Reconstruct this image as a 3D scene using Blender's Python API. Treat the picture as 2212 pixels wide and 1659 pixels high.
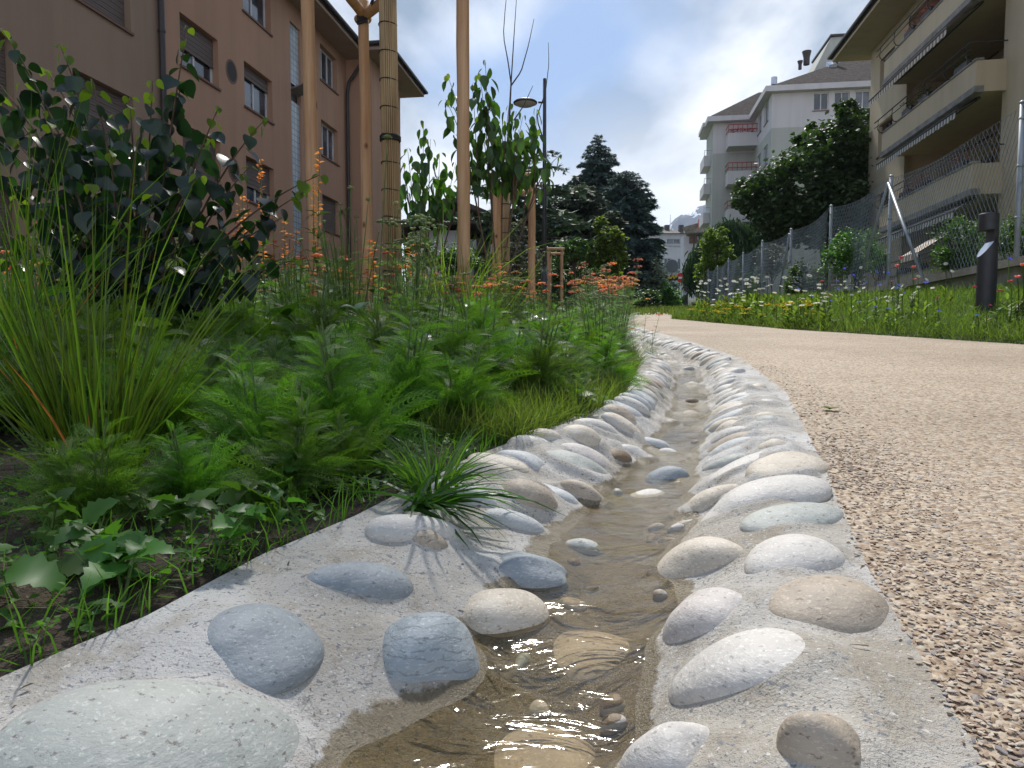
import bpy, math, random
import numpy as np
from mathutils import Vector
R = math.radians
rng = np.random.default_rng(7)
random.seed(7)
scene = bpy.context.scene
for o in list(bpy.data.objects):
    bpy.data.objects.remove(o)

# ------------------------------------------------------------------ camera, sky, sun, exposure
H = 0.32                       # camera height over the path
FPX = 1534.0; CX = 1106.0; CY = 829.5
TH = math.atan(90.5/FPX)
SL = 0.055                     # the street climbs away from the camera
cam_d = bpy.data.cameras.new('camera'); cam = bpy.data.objects.new('camera', cam_d)
scene.collection.objects.link(cam); scene.camera = cam
cam.location = (0, 0, H); cam.rotation_euler = (math.pi/2-TH, 0, 0)
cam_d.sensor_width = 36; cam_d.lens = FPX/2212*36
cam_d.clip_start = 0.02; cam_d.clip_end = 20000

SUN_EL, SUN_AZ = 52.0, 2.5     # degrees; azimuth clockwise from straight ahead (+Y)
sd = bpy.data.lights.new('sun', 'SUN'); sd.energy = 4.0; sd.angle = R(3.5); sd.color = (1.0, 0.955, 0.88)
sun = bpy.data.objects.new('sun', sd); scene.collection.objects.link(sun)
sv = Vector((math.sin(R(SUN_AZ))*math.cos(R(SUN_EL)), math.cos(R(SUN_AZ))*math.cos(R(SUN_EL)), math.sin(R(SUN_EL))))
sun.rotation_euler = sv.to_track_quat('Z', 'Y').to_euler()
sun.location = (0, 0, 60)

world = bpy.data.worlds.new('World'); scene.world = world; world.use_nodes = True
nt = world.node_tree; N = nt.nodes; Lk = nt.links
bg = N['Background']; bg.inputs['Strength'].default_value = 0.125
sky = N.new('ShaderNodeTexSky'); sky.sky_type = 'NISHITA'; sky.sun_disc = False
sky.sun_elevation = R(SUN_EL); sky.sun_rotation = R(SUN_AZ); sky.air_density = 1.0; sky.dust_density = 1.2
tc = N.new('ShaderNodeTexCoord'); sep = N.new('ShaderNodeSeparateXYZ'); Lk.new(tc.outputs['Generated'], sep.inputs[0])
zz = N.new('ShaderNodeMath'); zz.operation = 'MAXIMUM'; Lk.new(sep.outputs['Z'], zz.inputs[0]); zz.inputs[1].default_value = 0.0
za = N.new('ShaderNodeMath'); za.operation = 'ADD'; Lk.new(zz.outputs[0], za.inputs[0]); za.inputs[1].default_value = 0.22
dx = N.new('ShaderNodeMath'); dx.operation = 'DIVIDE'; Lk.new(sep.outputs['X'], dx.inputs[0]); Lk.new(za.outputs[0], dx.inputs[1])
dy = N.new('ShaderNodeMath'); dy.operation = 'DIVIDE'; Lk.new(sep.outputs['Y'], dy.inputs[0]); Lk.new(za.outputs[0], dy.inputs[1])
cmb = N.new('ShaderNodeCombineXYZ'); Lk.new(dx.outputs[0], cmb.inputs[0]); Lk.new(dy.outputs[0], cmb.inputs[1])
mp = N.new('ShaderNodeMapping'); mp.inputs['Rotation'].default_value = (0, 0, R(-32)); mp.inputs['Scale'].default_value = (1.0, 0.55, 1)
mp.inputs['Location'].default_value = (1.35, 0.35, 0); Lk.new(cmb.outputs[0], mp.inputs[0])
n1 = N.new('ShaderNodeTexNoise'); n1.inputs['Scale'].default_value = 1.5; n1.inputs['Detail'].default_value = 7; n1.inputs['Roughness'].default_value = 0.5; n1.inputs['Distortion'].default_value = 0.25
Lk.new(mp.outputs[0], n1.inputs[0])
r1 = N.new('ShaderNodeValToRGB'); r1.color_ramp.elements[0].position = 0.38; r1.color_ramp.elements[1].position = 0.55; Lk.new(n1.outputs[0], r1.inputs[0])
n2 = N.new('ShaderNodeTexNoise'); n2.inputs['Scale'].default_value = 2.6; n2.inputs['Detail'].default_value = 6; n2.inputs['Distortion'].default_value = 0.2
Lk.new(mp.outputs[0], n2.inputs[0])
r2 = N.new('ShaderNodeValToRGB'); r2.color_ramp.elements[0].position = 0.42; r2.color_ramp.elements[1].position = 0.64
r2.color_ramp.elements[0].color = (1.9, 2.5, 3.3, 1); r2.color_ramp.elements[1].color = (7.2, 7.4, 7.8, 1); Lk.new(n2.outputs[0], r2.inputs[0])
# low clouds get brighter and denser towards the horizon
hz = N.new('ShaderNodeMapRange'); hz.inputs[1].default_value = 0.08; hz.inputs[2].default_value = 0.34; hz.inputs[3].default_value = 1.0; hz.inputs[4].default_value = 0.0
Lk.new(sep.outputs['Z'], hz.inputs[0])
mk = N.new('ShaderNodeMath'); mk.operation = 'MULTIPLY_ADD'; mk.use_clamp = True
Lk.new(hz.outputs[0], mk.inputs[0]); mk.inputs[1].default_value = 0.75; Lk.new(r1.outputs[0], mk.inputs[2])
hb = N.new('ShaderNodeMix'); hb.data_type = 'RGBA'; Lk.new(hz.outputs[0], hb.inputs[0]); Lk.new(r2.outputs[0], hb.inputs[6]); hb.inputs[7].default_value = (8.8, 8.8, 8.8, 1)
skm = N.new('ShaderNodeMix'); skm.data_type = 'RGBA'; skm.blend_type = 'MIX'; skm.inputs[0].default_value = 0.7
Lk.new(sky.outputs[0], skm.inputs[6]); skm.inputs[7].default_value = (1.1, 2.3, 4.5, 1)
cm = N.new('ShaderNodeMix'); cm.data_type = 'RGBA'; Lk.new(mk.outputs[0], cm.inputs[0]); Lk.new(skm.outputs[2], cm.inputs[6]); Lk.new(hb.outputs[2], cm.inputs[7])
Lk.new(cm.outputs[2], bg.inputs['Color'])

scene.view_settings.view_transform = 'Standard'; scene.view_settings.look = 'None'
scene.view_settings.exposure = 0.30; scene.view_settings.gamma = 1
scene.cycles.max_bounces = 8; scene.cycles.transparent_max_bounces = 16

# ------------------------------------------------------------------ helpers
def W(px, py, d):
    X = (px-CX)/FPX; Y = (CY-py)/FPX
    v = np.array([X, math.cos(TH)+Y*math.sin(TH), -math.sin(TH)+Y*math.cos(TH)])
    return np.array([0, 0, H]) + v*(d/v[1])
FA = -math.atan(224/FPX)       # both rows of houses run this way
UX, UY = math.sin(-FA), math.cos(FA); NX, NY = UY, -UX
def Fr(lx, ly, z): return (lx*NX+ly*UX, lx*NY+ly*UY, z)
def FrA(P):
    P = np.asarray(P, float); return np.stack([P[:,0]*NX+P[:,1]*UX, P[:,0]*NY+P[:,1]*UY, P[:,2]], 1)
def K(py): Yc = (CY-py)/FPX; return (-math.sin(TH)+Yc*math.cos(TH))/(math.cos(TH)+Yc*math.sin(TH))
def hitF(px, c, py=739):               # depth along frame y where the pixel column meets the plane lx=c
    X = (px-CX)/FPX/(math.cos(TH)+(CY-py)/FPX*math.sin(TH)); t = c/(NX*X+NY); return t*(UX*X+UY), t
I2 = lambda x, xs, ys: np.interp(x, xs, ys)

ORG = {}
COL = scene.collection
def tagit(o, label=None, cat=None, group=None, kind=None):
    if label: o['label'] = label
    if cat: o['category'] = cat
    if group: o['group'] = group
    if kind: o['kind'] = kind
    return o
def thing(name, label, cat, loc, group=None):
    o = bpy.data.objects.new(name, None); COL.objects.link(o); o.location = tuple(float(v) for v in loc)
    o.empty_display_size = 0.1; ORG[o.name] = np.array(loc, float)
    return tagit(o, label, cat, group)
class A:
    def __init__(s): s.V = []; s.F = []; s.M = []; s.n = 0; s.att = []
    def add(s, V, F, m=0):
        V = np.asarray(V, float).reshape(-1, 3); F = np.asarray(F, int)
        s.V.append(V); s.F.append(F+s.n); s.M.append(m); s.n += len(V)
    def addN(s, V, F, m=0):     # V (N,n,3): many copies of one template
        Nn, n = V.shape[:2]; F = np.asarray(F, int)
        FF = (F[None]+(np.arange(Nn)*n)[:, None, None]).reshape(-1, F.shape[1])
        s.add(V.reshape(-1, 3), FF, m)
    def box(s, x0, x1, y0, y1, z0, z1, m=0, fr=False):
        P = np.array([(x, y, z) for z in (z0, z1) for x, y in ((x0, y0), (x1, y0), (x1, y1), (x0, y1))], float)
        if fr: P = FrA(P)
        s.add(P, [(3,2,1,0),(4,5,6,7),(0,1,5,4),(1,2,6,5),(2,3,7,6),(3,0,4,7)], m)
    def prism(s, P8, m=0): s.add(P8, [(3,2,1,0),(4,5,6,7),(0,1,5,4),(1,2,6,5),(2,3,7,6),(3,0,4,7)], m)
    def quad(s, a, b, c, d, m=0): s.add([a, b, c, d], [(0,1,2,3)], m)
    def tube(s, path, rad, n=8, m=0, caps=True):
        P = np.asarray(path, float); k = len(P); rad = np.broadcast_to(np.asarray(rad, float), (k,))
        T = np.gradient(P, axis=0); T /= np.linalg.norm(T, axis=1)[:, None]+1e-12
        ref = np.array([0, 0, 1.0]) if abs(T[0][2]) < 0.8 else np.array([1.0, 0, 0])
        ang = np.arange(n)*2*math.pi/n; V = []
        for i in range(k):
            a = np.cross(T[i], ref); a /= np.linalg.norm(a); b = np.cross(T[i], a)
            V.append(P[i]+rad[i]*(np.cos(ang)[:, None]*a+np.sin(ang)[:, None]*b))
        V = np.concatenate(V); F = [(i*n+j, i*n+(j+1) % n, (i+1)*n+(j+1) % n, (i+1)*n+j) for i in range(k-1) for j in range(n)]
        s.add(V, F, m)
        if caps:
            c = np.array([P[0], P[-1]])
            base = s.n; s.add(c, np.zeros((0, 3), int), m)
            s.F[-1] = np.array([(base, base-len(V)+(j+1) % n, base-len(V)+j) for j in range(n)]+[(base+1, base-n+j, base-n+(j+1) % n) for j in range(n)])
    def build(s, name, mats, parent=None, smooth=False, label=None, attr=None):
        V = np.concatenate(s.V); me = bpy.data.meshes.new(name)
        loops = np.concatenate([f.reshape(-1) for f in s.F]) if s.F else np.zeros(0, int)
        cnt = np.concatenate([np.full(len(f), f.shape[1] if len(f) else 3) for f in s.F])
        mi = np.concatenate([np.full(len(f), m) for f, m in zip(s.F, s.M)])
        if parent is not None:
            V = V-ORG[parent.name]
        me.vertices.add(len(V)); me.vertices.foreach_set('co', V.astype(np.float32).ravel())
        me.loops.add(len(loops)); me.loops.foreach_set('vertex_index', loops.astype(np.int32))
        me.polygons.add(len(cnt)); st = np.concatenate([[0], np.cumsum(cnt)[:-1]])
        me.polygons.foreach_set('loop_start', st.astype(np.int32)); me.polygons.foreach_set('loop_total', cnt.astype(np.int32))
        me.polygons.foreach_set('material_index', mi.astype(np.int32))
        me.polygons.foreach_set('use_smooth', np.full(len(cnt), bool(smooth)))
        for mt in (mats if isinstance(mats, (list, tuple)) else [mats]): me.materials.append(mt)
        if attr is not None:
            for an, av in attr.items():
                a = me.attributes.new(an, 'FLOAT', 'POINT'); a.data.foreach_set('value', np.asarray(av, np.float32))
        me.update(calc_edges=True); me.validate()
        o = bpy.data.objects.new(name, me); COL.objects.link(o)
        if parent is not None:
            o.parent = parent; ORG[o.name] = ORG[parent.name]
        else: ORG[o.name] = np.zeros(3)
        if label: o['label'] = label
        return o
def build_top(acc, name, mats, base, label, cat, group=None, smooth=False):
    base = np.array(base, float)
    for i in range(len(acc.V)): acc.V[i] = acc.V[i]-base
    o = acc.build(name, mats, None, smooth); o.location = tuple(base); ORG[o.name] = base
    return tagit(o, label, cat, group)
KIDS = {}
def copy_tree(o, parent=None):
    c = o.copy(); COL.objects.link(c)
    if parent: c.parent = parent
    for ch in o.children: copy_tree(ch, c)
    return c
def place(proto, loc, rz=0, sc=1, label=None, group=None, first=False):
    c = proto if first else copy_tree(proto)
    c.location = tuple(float(v) for v in loc); c.rotation_euler = (0, 0, rz)
    c.scale = (sc, sc, sc) if np.isscalar(sc) else sc
    if label: c['label'] = label
    if group: c['group'] = group
    return c

# templates: columns u (across), v (along 0..1), w (normal)
def leaf_tpl(vs, ws, fold=0.25):
    V = []; F = []
    for v, w in zip(vs, ws): V += [(-w, v, w*fold), (0, v, 0), (w, v, w*fold)]
    for i in range(len(vs)-1):
        a = i*3; b = a+3
        F += [(a, a+1, b+1), (a, b+1, b), (a+1, a+2, b+2), (a+1, b+2, b+1)]
    return np.array(V, float), np.array(F)
BLADE = leaf_tpl([0, .25, .5, .75, 1], [.45, .5, .42, .26, .01], .35)
def blade_simple():
    return np.array([(-.5, 0, 0), (.5, 0, 0), (.4, .5, 0), (-.4, .5, 0), (0, 1, 0)], float), np.array([(0,1,2),(0,2,3),(3,2,4)])
BL3 = blade_simple()
HEART = leaf_tpl([-.06, .02, .18, .4, .62, .82, 1.0], [.16, .36, .47, .47, .36, .17, .01], .22)
OVATE = leaf_tpl([0, .12, .3, .5, .7, .86, 1.0], [.04, .22, .33, .33, .24, .11, .01], .25)
DROOP = leaf_tpl([0, .1, .28, .5, .72, .88, 1.0], [.03, .15, .24, .24, .15, .06, .01], .3)
LANCE = leaf_tpl([0, .2, .45, .7, 1.0], [.05, .12, .14, .09, .005], .3)
def jag_tpl():
    v = [0, .08, .2, .3, .38, .5, .58, .7, .8, .9, 1.0]; w = [.03, .1, .36, .3, .42, .27, .33, .19, .2, .09, .01]
    return leaf_tpl(v, w, .2)
JAG = jag_tpl()
def frond_tpl(npair=15, sub=4):
    V = []; F = []
    def tri(a, b, c):
        n = len(V); V.extend([a, b, c]); F.append((n, n+1, n+2))
    tri((-.008, 0, 0), (.008, 0, 0), (0, 1, 0))
    for i in range(npair):
        v = .1+.88*i/(npair-1); wl = .5*math.sin(math.pi*min(1, (v+.08)/1.12)**.8)**.7*(1-.15*(i % 2))
        wl = max(wl, .05)
        for sg in (-1, 1):
            tip = (sg*wl, v+.10, .10*wl); d = np.array(tip)-np.array((0, v, 0)); 
            tri((0, v-.008, 0), (0, v+.012, 0), tip)
            for k in range(sub):
                t = .25+.7*k/sub; p = np.array((0, v, 0))+d*t; l = .17*wl*2*(1-.5*t)
                for s2 in (-1, 1):
                    q = p+np.array((sg*l*.55, s2*l*.8+.01, .03*(k % 2)+random.uniform(-.03,.03)))
                    tri(tuple(p-np.array((sg*.012, 0, 0))), tuple(p+np.array((sg*.018, 0, 0))), tuple(q))
    return np.array(V, float), np.array(F)
FROND = frond_tpl(); FROND_LO = frond_tpl(10, 2)
def bendN(T, base, az, el0, el1, L, Wd, roll=0):
    base = np.atleast_2d(np.asarray(base, float)); n = len(base)
    f = lambda a: np.broadcast_to(np.asarray(a, float), (n,))[:, None]
    az, el0, el1, L, Wd, roll = map(f, (az, el0, el1, L, Wd, roll))
    u, v, w = T[:, 0][None], T[:, 1][None], T[:, 2][None]
    k = el1-el0; k = np.where(np.abs(k) < 1e-3, 1e-3, k); e = el0+k*v
    hh = (np.sin(e)-np.sin(el0))/k*L; zz_ = (-np.cos(e)+np.cos(el0))/k*L
    ca, sa = np.cos(az), np.sin(az); cr, sr = np.cos(roll), np.sin(roll)
    nx, ny, nz = -np.sin(e)*ca, -np.sin(e)*sa, np.cos(e)
    sx, sy, sz = -sa*cr+nx*sr, ca*cr+ny*sr, nz*sr
    mx, my, mz = nx*cr+sa*sr, ny*cr-ca*sr, nz*cr
    X = base[:, :1]+hh*ca+u*Wd*sx+w*Wd*mx; Y = base[:, 1:2]+hh*sa+u*Wd*sy+w*Wd*my; Z = base[:, 2:3]+zz_+u*Wd*sz+w*Wd*mz
    return np.stack([X, Y, Z], -1)
U = lambda a, b, n=None: rng.uniform(a, b, n)

# ------------------------------------------------------------------ materials
def mat_new(name):
    m = bpy.data.materials.new(name); m.use_nodes = True; return m, m.node_tree, m.node_tree.nodes['Principled BSDF']
def ncoord(t, scale=(1, 1, 1)):
    c = t.nodes.new('ShaderNodeTexCoord'); mpp = t.nodes.new('ShaderNodeMapping'); mpp.inputs['Scale'].default_value = scale
    t.links.new(c.outputs['Object'], mpp.inputs[0]); return mpp.outputs[0]
def noise(t, co, s, det=5, rough=.55, dist=0):
    n = t.nodes.new('ShaderNodeTexNoise'); n.inputs['Scale'].default_value = s; n.inputs['Detail'].default_value = det
    n.inputs['Roughness'].default_value = rough; n.inputs['Distortion'].default_value = dist; t.links.new(co, n.inputs[0]); return n.outputs[0]
def ramp(t, src, stops):
    r = t.nodes.new('ShaderNodeValToRGB'); e = r.color_ramp.elements
    while len(e) < len(stops): e.new(0.5)
    for el, (p, c) in zip(e, stops): el.position = p; el.color = (*c, 1) if len(c) == 3 else c
    t.links.new(src, r.inputs[0]); return r.outputs[0]
def mixc(t, fac, a, b, mode='MIX'):
    m = t.nodes.new('ShaderNodeMix'); m.data_type = 'RGBA'; m.blend_type = mode
    for sock, v in ((m.inputs[0], fac), (m.inputs[6], a), (m.inputs[7], b)):
        if isinstance(v, (int, float)): sock.default_value = v
        elif isinstance(v, tuple): sock.default_value = (*v, 1) if len(v) == 3 else v
        else: t.links.new(v, sock)
    return m.outputs[2]
def bump(t, b, src, strength, dist, prev=None):
    n = t.nodes.new('ShaderNodeBump'); n.inputs['Strength'].default_value = strength; n.inputs['Distance'].default_value = dist
    t.links.new(src, n.inputs['Height'])
    if prev: t.links.new(prev, n.inputs['Normal'])
    if b is not None: t.links.new(n.outputs[0], b.inputs['Normal'])
    return n.outputs[0]
def pm(name, c1, c2=None, s=3, rough=.8, bs=0, bd=.01, bscale=40, speck=None, sc=(1, 1, 1), spec=.4, metal=0, lo=.35, hi=.65):
    m, t, b = mat_new(name); co = ncoord(t, sc)
    if c2 is None: c2 = tuple(x*.82 for x in c1)
    col = ramp(t, noise(t, co, s), [(lo, c2), (hi, c1)])
    if speck:
        sc_, cc, th = speck
        f = ramp(t, noise(t, co, sc_, 2, .6), [(th, (0, 0, 0)), (th+.06, (1, 1, 1))])
        col = mixc(t, f, col, cc)
    t.links.new(col, b.inputs['Base Color']); b.inputs['Roughness'].default_value = rough
    b.inputs['Specular IOR Level'].default_value = spec; b.inputs['Metallic'].default_value = metal
    if bs: bump(t, b, noise(t, co, bscale, 5, .65), bs, bd)
    return m
def leafm(name, c, tc_=None, rough=.45, spec=.35, var=.35, tr=.45):
    m, t, b = mat_new(name)
    g = t.nodes.new('ShaderNodeNewGeometry'); oi = t.nodes.new('ShaderNodeObjectInfo')
    d = tuple(x*(1-var) for x in c); l = (min(1, c[0]*(1+var*1.3)), c[1]*(1+var), c[2]*(1+var*.4))
    col = ramp(t, g.outputs['Random Per Island'], [(0, d), (.55, c), (1, l)])
    hs = t.nodes.new('ShaderNodeHueSaturation')
    mr = t.nodes.new('ShaderNodeMapRange'); mr.inputs[3].default_value = .75; mr.inputs[4].default_value = 1.4; t.links.new(oi.outputs['Random'], mr.inputs[0])
    mh = t.nodes.new('ShaderNodeMapRange'); mh.inputs[3].default_value = .478; mh.inputs[4].default_value = .515; t.links.new(oi.outputs['Random'], mh.inputs[0]); t.links.new(mh.outputs[0], hs.inputs['Hue'])
    t.links.new(mr.outputs[0], hs.inputs['Value']); t.links.new(col, hs.inputs['Color']); col = hs.outputs[0]
    t.links.new(col, b.inputs['Base Color']); b.inputs['Roughness'].default_value = rough; b.inputs['Specular IOR Level'].default_value = spec
    tl = t.nodes.new('ShaderNodeBsdfTranslucent')
    tcol = mixc(t, 1.0, col, tc_ or (1.6, 1.9, .7), 'MULTIPLY'); t.links.new(tcol, tl.inputs['Color'])
    ms = t.nodes.new('ShaderNodeMixShader'); ms.inputs[0].default_value = tr
    t.links.new(b.outputs[0], ms.inputs[1]); t.links.new(tl.outputs[0], ms.inputs[2])
    t.links.new(ms.outputs[0], t.nodes['Material Output'].inputs['Surface']); return m
def woodm(name, c1, c2, knots=True):
    m, t, b = mat_new(name); co = ncoord(t, (1, 1, .06)); co2 = ncoord(t, (1, 1, .3))
    col = ramp(t, noise(t, co, 38, 5, .6, .6), [(.3, c2), (.62, c1)])
    big = ramp(t, noise(t, co2, 3.2, 3), [(.35, (.78, .70, .62)), (.65, (1, 1, 1))]); col = mixc(t, 1.0, col, big, 'MULTIPLY')
    if knots:
        v = t.nodes.new('ShaderNodeTexVoronoi'); v.inputs['Scale'].default_value = 5.5; t.links.new(ncoord(t, (1, 1, .75)), v.inputs[0])
        k = ramp(t, v.outputs['Distance'], [(.07, (.32, .17, .09)), (.15, (1, 1, 1))]); col = mixc(t, 1.0, col, k, 'MULTIPLY')
    t.links.new(col, b.inputs['Base Color']); b.inputs['Roughness'].default_value = .7
    bump(t, b, noise(t, co, 60, 4), .35, .004); return m
MT = {}
MT['wood'] = woodm('peeled_wood', (.60, .375, .215), (.45, .255, .13))
MT['bamboo'] = woodm('bamboo_mat', (.50, .37, .21), (.34, .23, .12), False)
MT['strap'] = pm('black_strap', (.015, .015, .018), rough=.6)
MT['bark'] = pm('bark', (.10, .075, .055), (.05, .038, .03), 30, .9, .6, .01, 50)
MT['twig'] = pm('twig', (.16, .10, .07), (.09, .055, .04), 30, .8)
MT['greenstem'] = pm('green_stem', (.13, .19, .06), (.07, .12, .035), 20, .6)
MT['soil'] = pm('soil', (.085, .062, .045), (.03, .022, .017), 6, .95, 1.0, .03, 30, speck=(60, (.16, .13, .1), .62))
MT['lawn'] = pm('lawn_ground', (.07, .11, .03), (.04, .07, .02), 2, .95, .8, .03, 20)
def plaster(name, c, wear=.8):
    m = pm(name, c, tuple(x*wear for x in c), .35, .9, .35, .006, 35, lo=.3, hi=.7); t = m.node_tree; b = t.nodes['Principled BSDF']; src = b.inputs['Base Color'].links[0].from_socket
    k = ramp(t, noise(t, ncoord(t, (1, 1, .07)), 2.6, 5, .6), [(.36, (.92, .915, .905)), (.58, (1, 1, 1))]); t.links.new(mixc(t, 1.0, src, k, 'MULTIPLY'), b.inputs['Base Color']); return m
MT['terracotta'] = plaster('terracotta_plaster', (.44, .262, .175), .86)
MT['vignette_wall'] = plaster('vignette_browned_plaster', (.31, .215, .155), .86)  # browner left wall section; mostly lens vignette darkening put into the plaster colour
MT['cream'] = plaster('cream_plaster', (.54, .44, .30), .9)
MT['white'] = plaster('white_plaster', (.60, .565, .565), .92)
MT['greenwhite'] = plaster('grey_green_plaster', (.44, .44, .40), .92)
MT['farwhite'] = plaster('far_white_plaster', (.50, .50, .54), .93)
MT['soffit'] = plaster('soffit_paint', (.36, .26, .20))
MT['tile'] = pm('roof_tile', (.085, .072, .066), (.05, .043, .04), 3, .95, .8, .05, 14, speck=(9, (.11, .095, .085), .55), spec=.05)
MT['darkmetal'] = pm('dark_metal', (.05, .042, .04), rough=.5)
MT['anthracite'] = pm('anthracite_paint', (.045, .045, .052), (.035, .035, .04), 8, .45)
MT['galv'] = pm('galvanised_steel', (.34, .37, .40), (.22, .25, .28), 14, .45, metal=.25, sc=(1, 1, .3))
MT['alu'] = pm('brushed_metal', (.55, .57, .62), (.42, .44, .5), 6, .3, metal=.8)
MT['winframe'] = pm('window_frame_white', (.62, .62, .64), rough=.5)
MT['winbrown'] = pm('window_reveal_brown', (.18, .10, .075), rough=.7)
MT['blind'] = pm('roller_blind', (.15, .115, .10), (.12, .09, .08), 1, .7, .8, .02, 20, sc=(.01, .01, 1))
MT['shutter'] = pm('grey_shutter', (.22, .19, .19), (.17, .15, .15), 1, .7, .8, .02, 20, sc=(.01, .01, 1))
m, t, b = mat_new('window_glass'); b.inputs['Base Color'].default_value = (.03, .04, .055, 1); b.inputs['Roughness'].default_value = .05; b.inputs['Specular IOR Level'].default_value = .9
t.links.new(ramp(t, noise(t, ncoord(t), .7, 2), [(.4, (.02, .025, .035)), (.6, (.09, .11, .14))]), b.inputs['Base Color']); MT['glass'] = m
m, t, b = mat_new('glass_block'); br = t.nodes.new('ShaderNodeTexBrick'); br.offset = 0; br.inputs['Color1'].default_value = (.40, .46, .50, 1); br.inputs['Color2'].default_value = (.30, .37, .42, 1); br.inputs['Mortar'].default_value = (.20, .20, .2, 1)
br.inputs['Scale'].default_value = 1; br.inputs['Brick Width'].default_value = .2; br.inputs['Row Height'].default_value = .2; br.inputs['Mortar Size'].default_value = .012
c_ = t.nodes.new('ShaderNodeTexCoord'); s_ = t.nodes.new('ShaderNodeSeparateXYZ'); q_ = t.nodes.new('ShaderNodeCombineXYZ')
t.links.new(c_.outputs['Object'], s_.inputs[0]); t.links.new(s_.outputs[1], q_.inputs[0]); t.links.new(s_.outputs[2], q_.inputs[1]); t.links.new(q_.outputs[0], br.inputs[0])
t.links.new(br.outputs[0], b.inputs['Base Color']); b.inputs['Roughness'].default_value = .25; MT['glassblock'] = m
def striped(name, c1, c2, freq, axis='y'):
    m, t, b = mat_new(name); c = t.nodes.new('ShaderNodeTexCoord'); vm = t.nodes.new('ShaderNodeVectorMath'); vm.operation = 'DOT_PRODUCT'
    vm.inputs[1].default_value = (UX, UY, 0); t.links.new(c.outputs['Object'], vm.inputs[0])
    ml = t.nodes.new('ShaderNodeMath'); ml.operation = 'MULTIPLY'; ml.inputs[1].default_value = freq; t.links.new(vm.outputs['Value'], ml.inputs[0])
    fr = t.nodes.new('ShaderNodeMath'); fr.operation = 'FRACT'; t.links.new(ml.outputs[0], fr.inputs[0])
    gt = t.nodes.new('ShaderNodeMath'); gt.operation = 'GREATER_THAN'; gt.inputs[1].default_value = .5; t.links.new(fr.outputs[0], gt.inputs[0])
    t.links.new(mixc(t, gt.outputs[0], c1, c2), b.inputs['Base Color']); b.inputs['Roughness'].default_value = .8; return m
MT['awning'] = striped('striped_awning_cloth', (.62, .55, .46), (.20, .14, .11), 4.2)
MT['awning2'] = striped('checked_awning_cloth', (.55, .52, .47), (.10, .09, .08), 5.0)
MT['red'] = pm('red_metal', (.42, .07, .05), rough=.5)
MT['redflower'] = leafm('red_flower', (.5, .03, .03))
MT['signred'] = pm('sign_red', (.62, .02, .03), (.58, .02, .03), rough=.4)
MT['signwhite'] = pm('sign_white', (.75, .75, .75), rough=.4)
MT['signback'] = pm('sign_back_grey', (.16, .18, .20), (.13, .15, .17), rough=.5)
MT['yellow'] = pm('yellow_paint', (.75, .48, .03), rough=.5)
MT['signblue'] = pm('sign_blue', (.05, .14, .5), rough=.4)
MT['concretewall'] = pm('old_concrete', (.30, .28, .25), (.17, .16, .14), 3, .9, .7, .01, 30, speck=(70, (.1, .09, .08), .62))
MT['snow'] = None
# mortar and stones
m, t, b = mat_new('channel_mortar'); co = ncoord(t)
col = ramp(t, noise(t, co, 7, 6), [(.3, (.46, .445, .43)), (.7, (.62, .605, .585))])
st_ = ramp(t, noise(t, co, 2.6, 4, .6, .5), [(.40, (.80, .76, .69)), (.6, (1, 1, 1))]); col = mixc(t, 1.0, col, st_, 'MULTIPLY')
cr1 = t.nodes.new('ShaderNodeTexVoronoi'); cr1.feature = 'DISTANCE_TO_EDGE'; cr1.inputs['Scale'].default_value = 3.2; cdn = t.nodes.new('ShaderNodeTexNoise'); cdn.inputs['Scale'].default_value = 6; cdn.inputs['Detail'].default_value = 6; t.links.new(co, cdn.inputs[0]); cvm = t.nodes.new('ShaderNodeVectorMath'); cvm.operation = 'SCALE'; cvm.inputs['Scale'].default_value = .5; t.links.new(cdn.outputs['Color'], cvm.inputs[0]); cva = t.nodes.new('ShaderNodeVectorMath'); t.links.new(co, cva.inputs[0]); t.links.new(cvm.outputs[0], cva.inputs[1]); t.links.new(cva.outputs[0], cr1.inputs[0])
col = mixc(t, ramp(t, cr1.outputs['Distance'], [(.0, (.6, .6, .6)), (.006, (0, 0, 0))]), col, (.2, .18, .16))
col = mixc(t, 1.0, col, ramp(t, noise(t, co, 14, 7, .7, .8), [(.38, (.84, .80, .74)), (.52, (1, 1, 1))]), 'MULTIPLY')
f1 = ramp(t, noise(t, co, 260, 3, .7), [(.60, (0, 0, 0)), (.66, (1, 1, 1))]); col = mixc(t, f1, col, (.17, .155, .15))
f2 = ramp(t, noise(t, co, 120, 2, .6), [(.62, (0, 0, 0)), (.68, (1, 1, 1))]); col = mixc(t, f2, col, (.20, .21, .23))
f3 = ramp(t, noise(t, co, 170, 2, .6, 0), [(.30, (1, 1, 1)), (.36, (0, 0, 0))]); col = mixc(t, f3, col, (.62, .60, .57))
at = t.nodes.new('ShaderNodeAttribute'); at.attribute_name = 'wet'
wn = t.nodes.new('ShaderNodeMath'); wn.operation = 'ADD'; t.links.new(at.outputs['Fac'], wn.inputs[0])
nn = t.nodes.new('ShaderNodeMath'); nn.operation = 'MULTIPLY_ADD'; nn.inputs[1].default_value = 1.2; nn.inputs[2].default_value = -.6; t.links.new(noise(t, co, 35, 4, .7), nn.inputs[0]); t.links.new(nn.outputs[0], wn.inputs[1])
wf = ramp(t, wn.outputs[0], [(.45, (0, 0, 0)), (.6, (1, 1, 1))])
col = mixc(t, wf, col, mixc(t, 1.0, col, (.44, .38, .27), 'MULTIPLY'))
t.links.new(col, b.inputs['Base Color']); rr = ramp(t, wf, [(0, (.85, .85, .85)), (1, (.28, .28, .28))]); t.links.new(rr, b.inputs['Roughness'])
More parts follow.
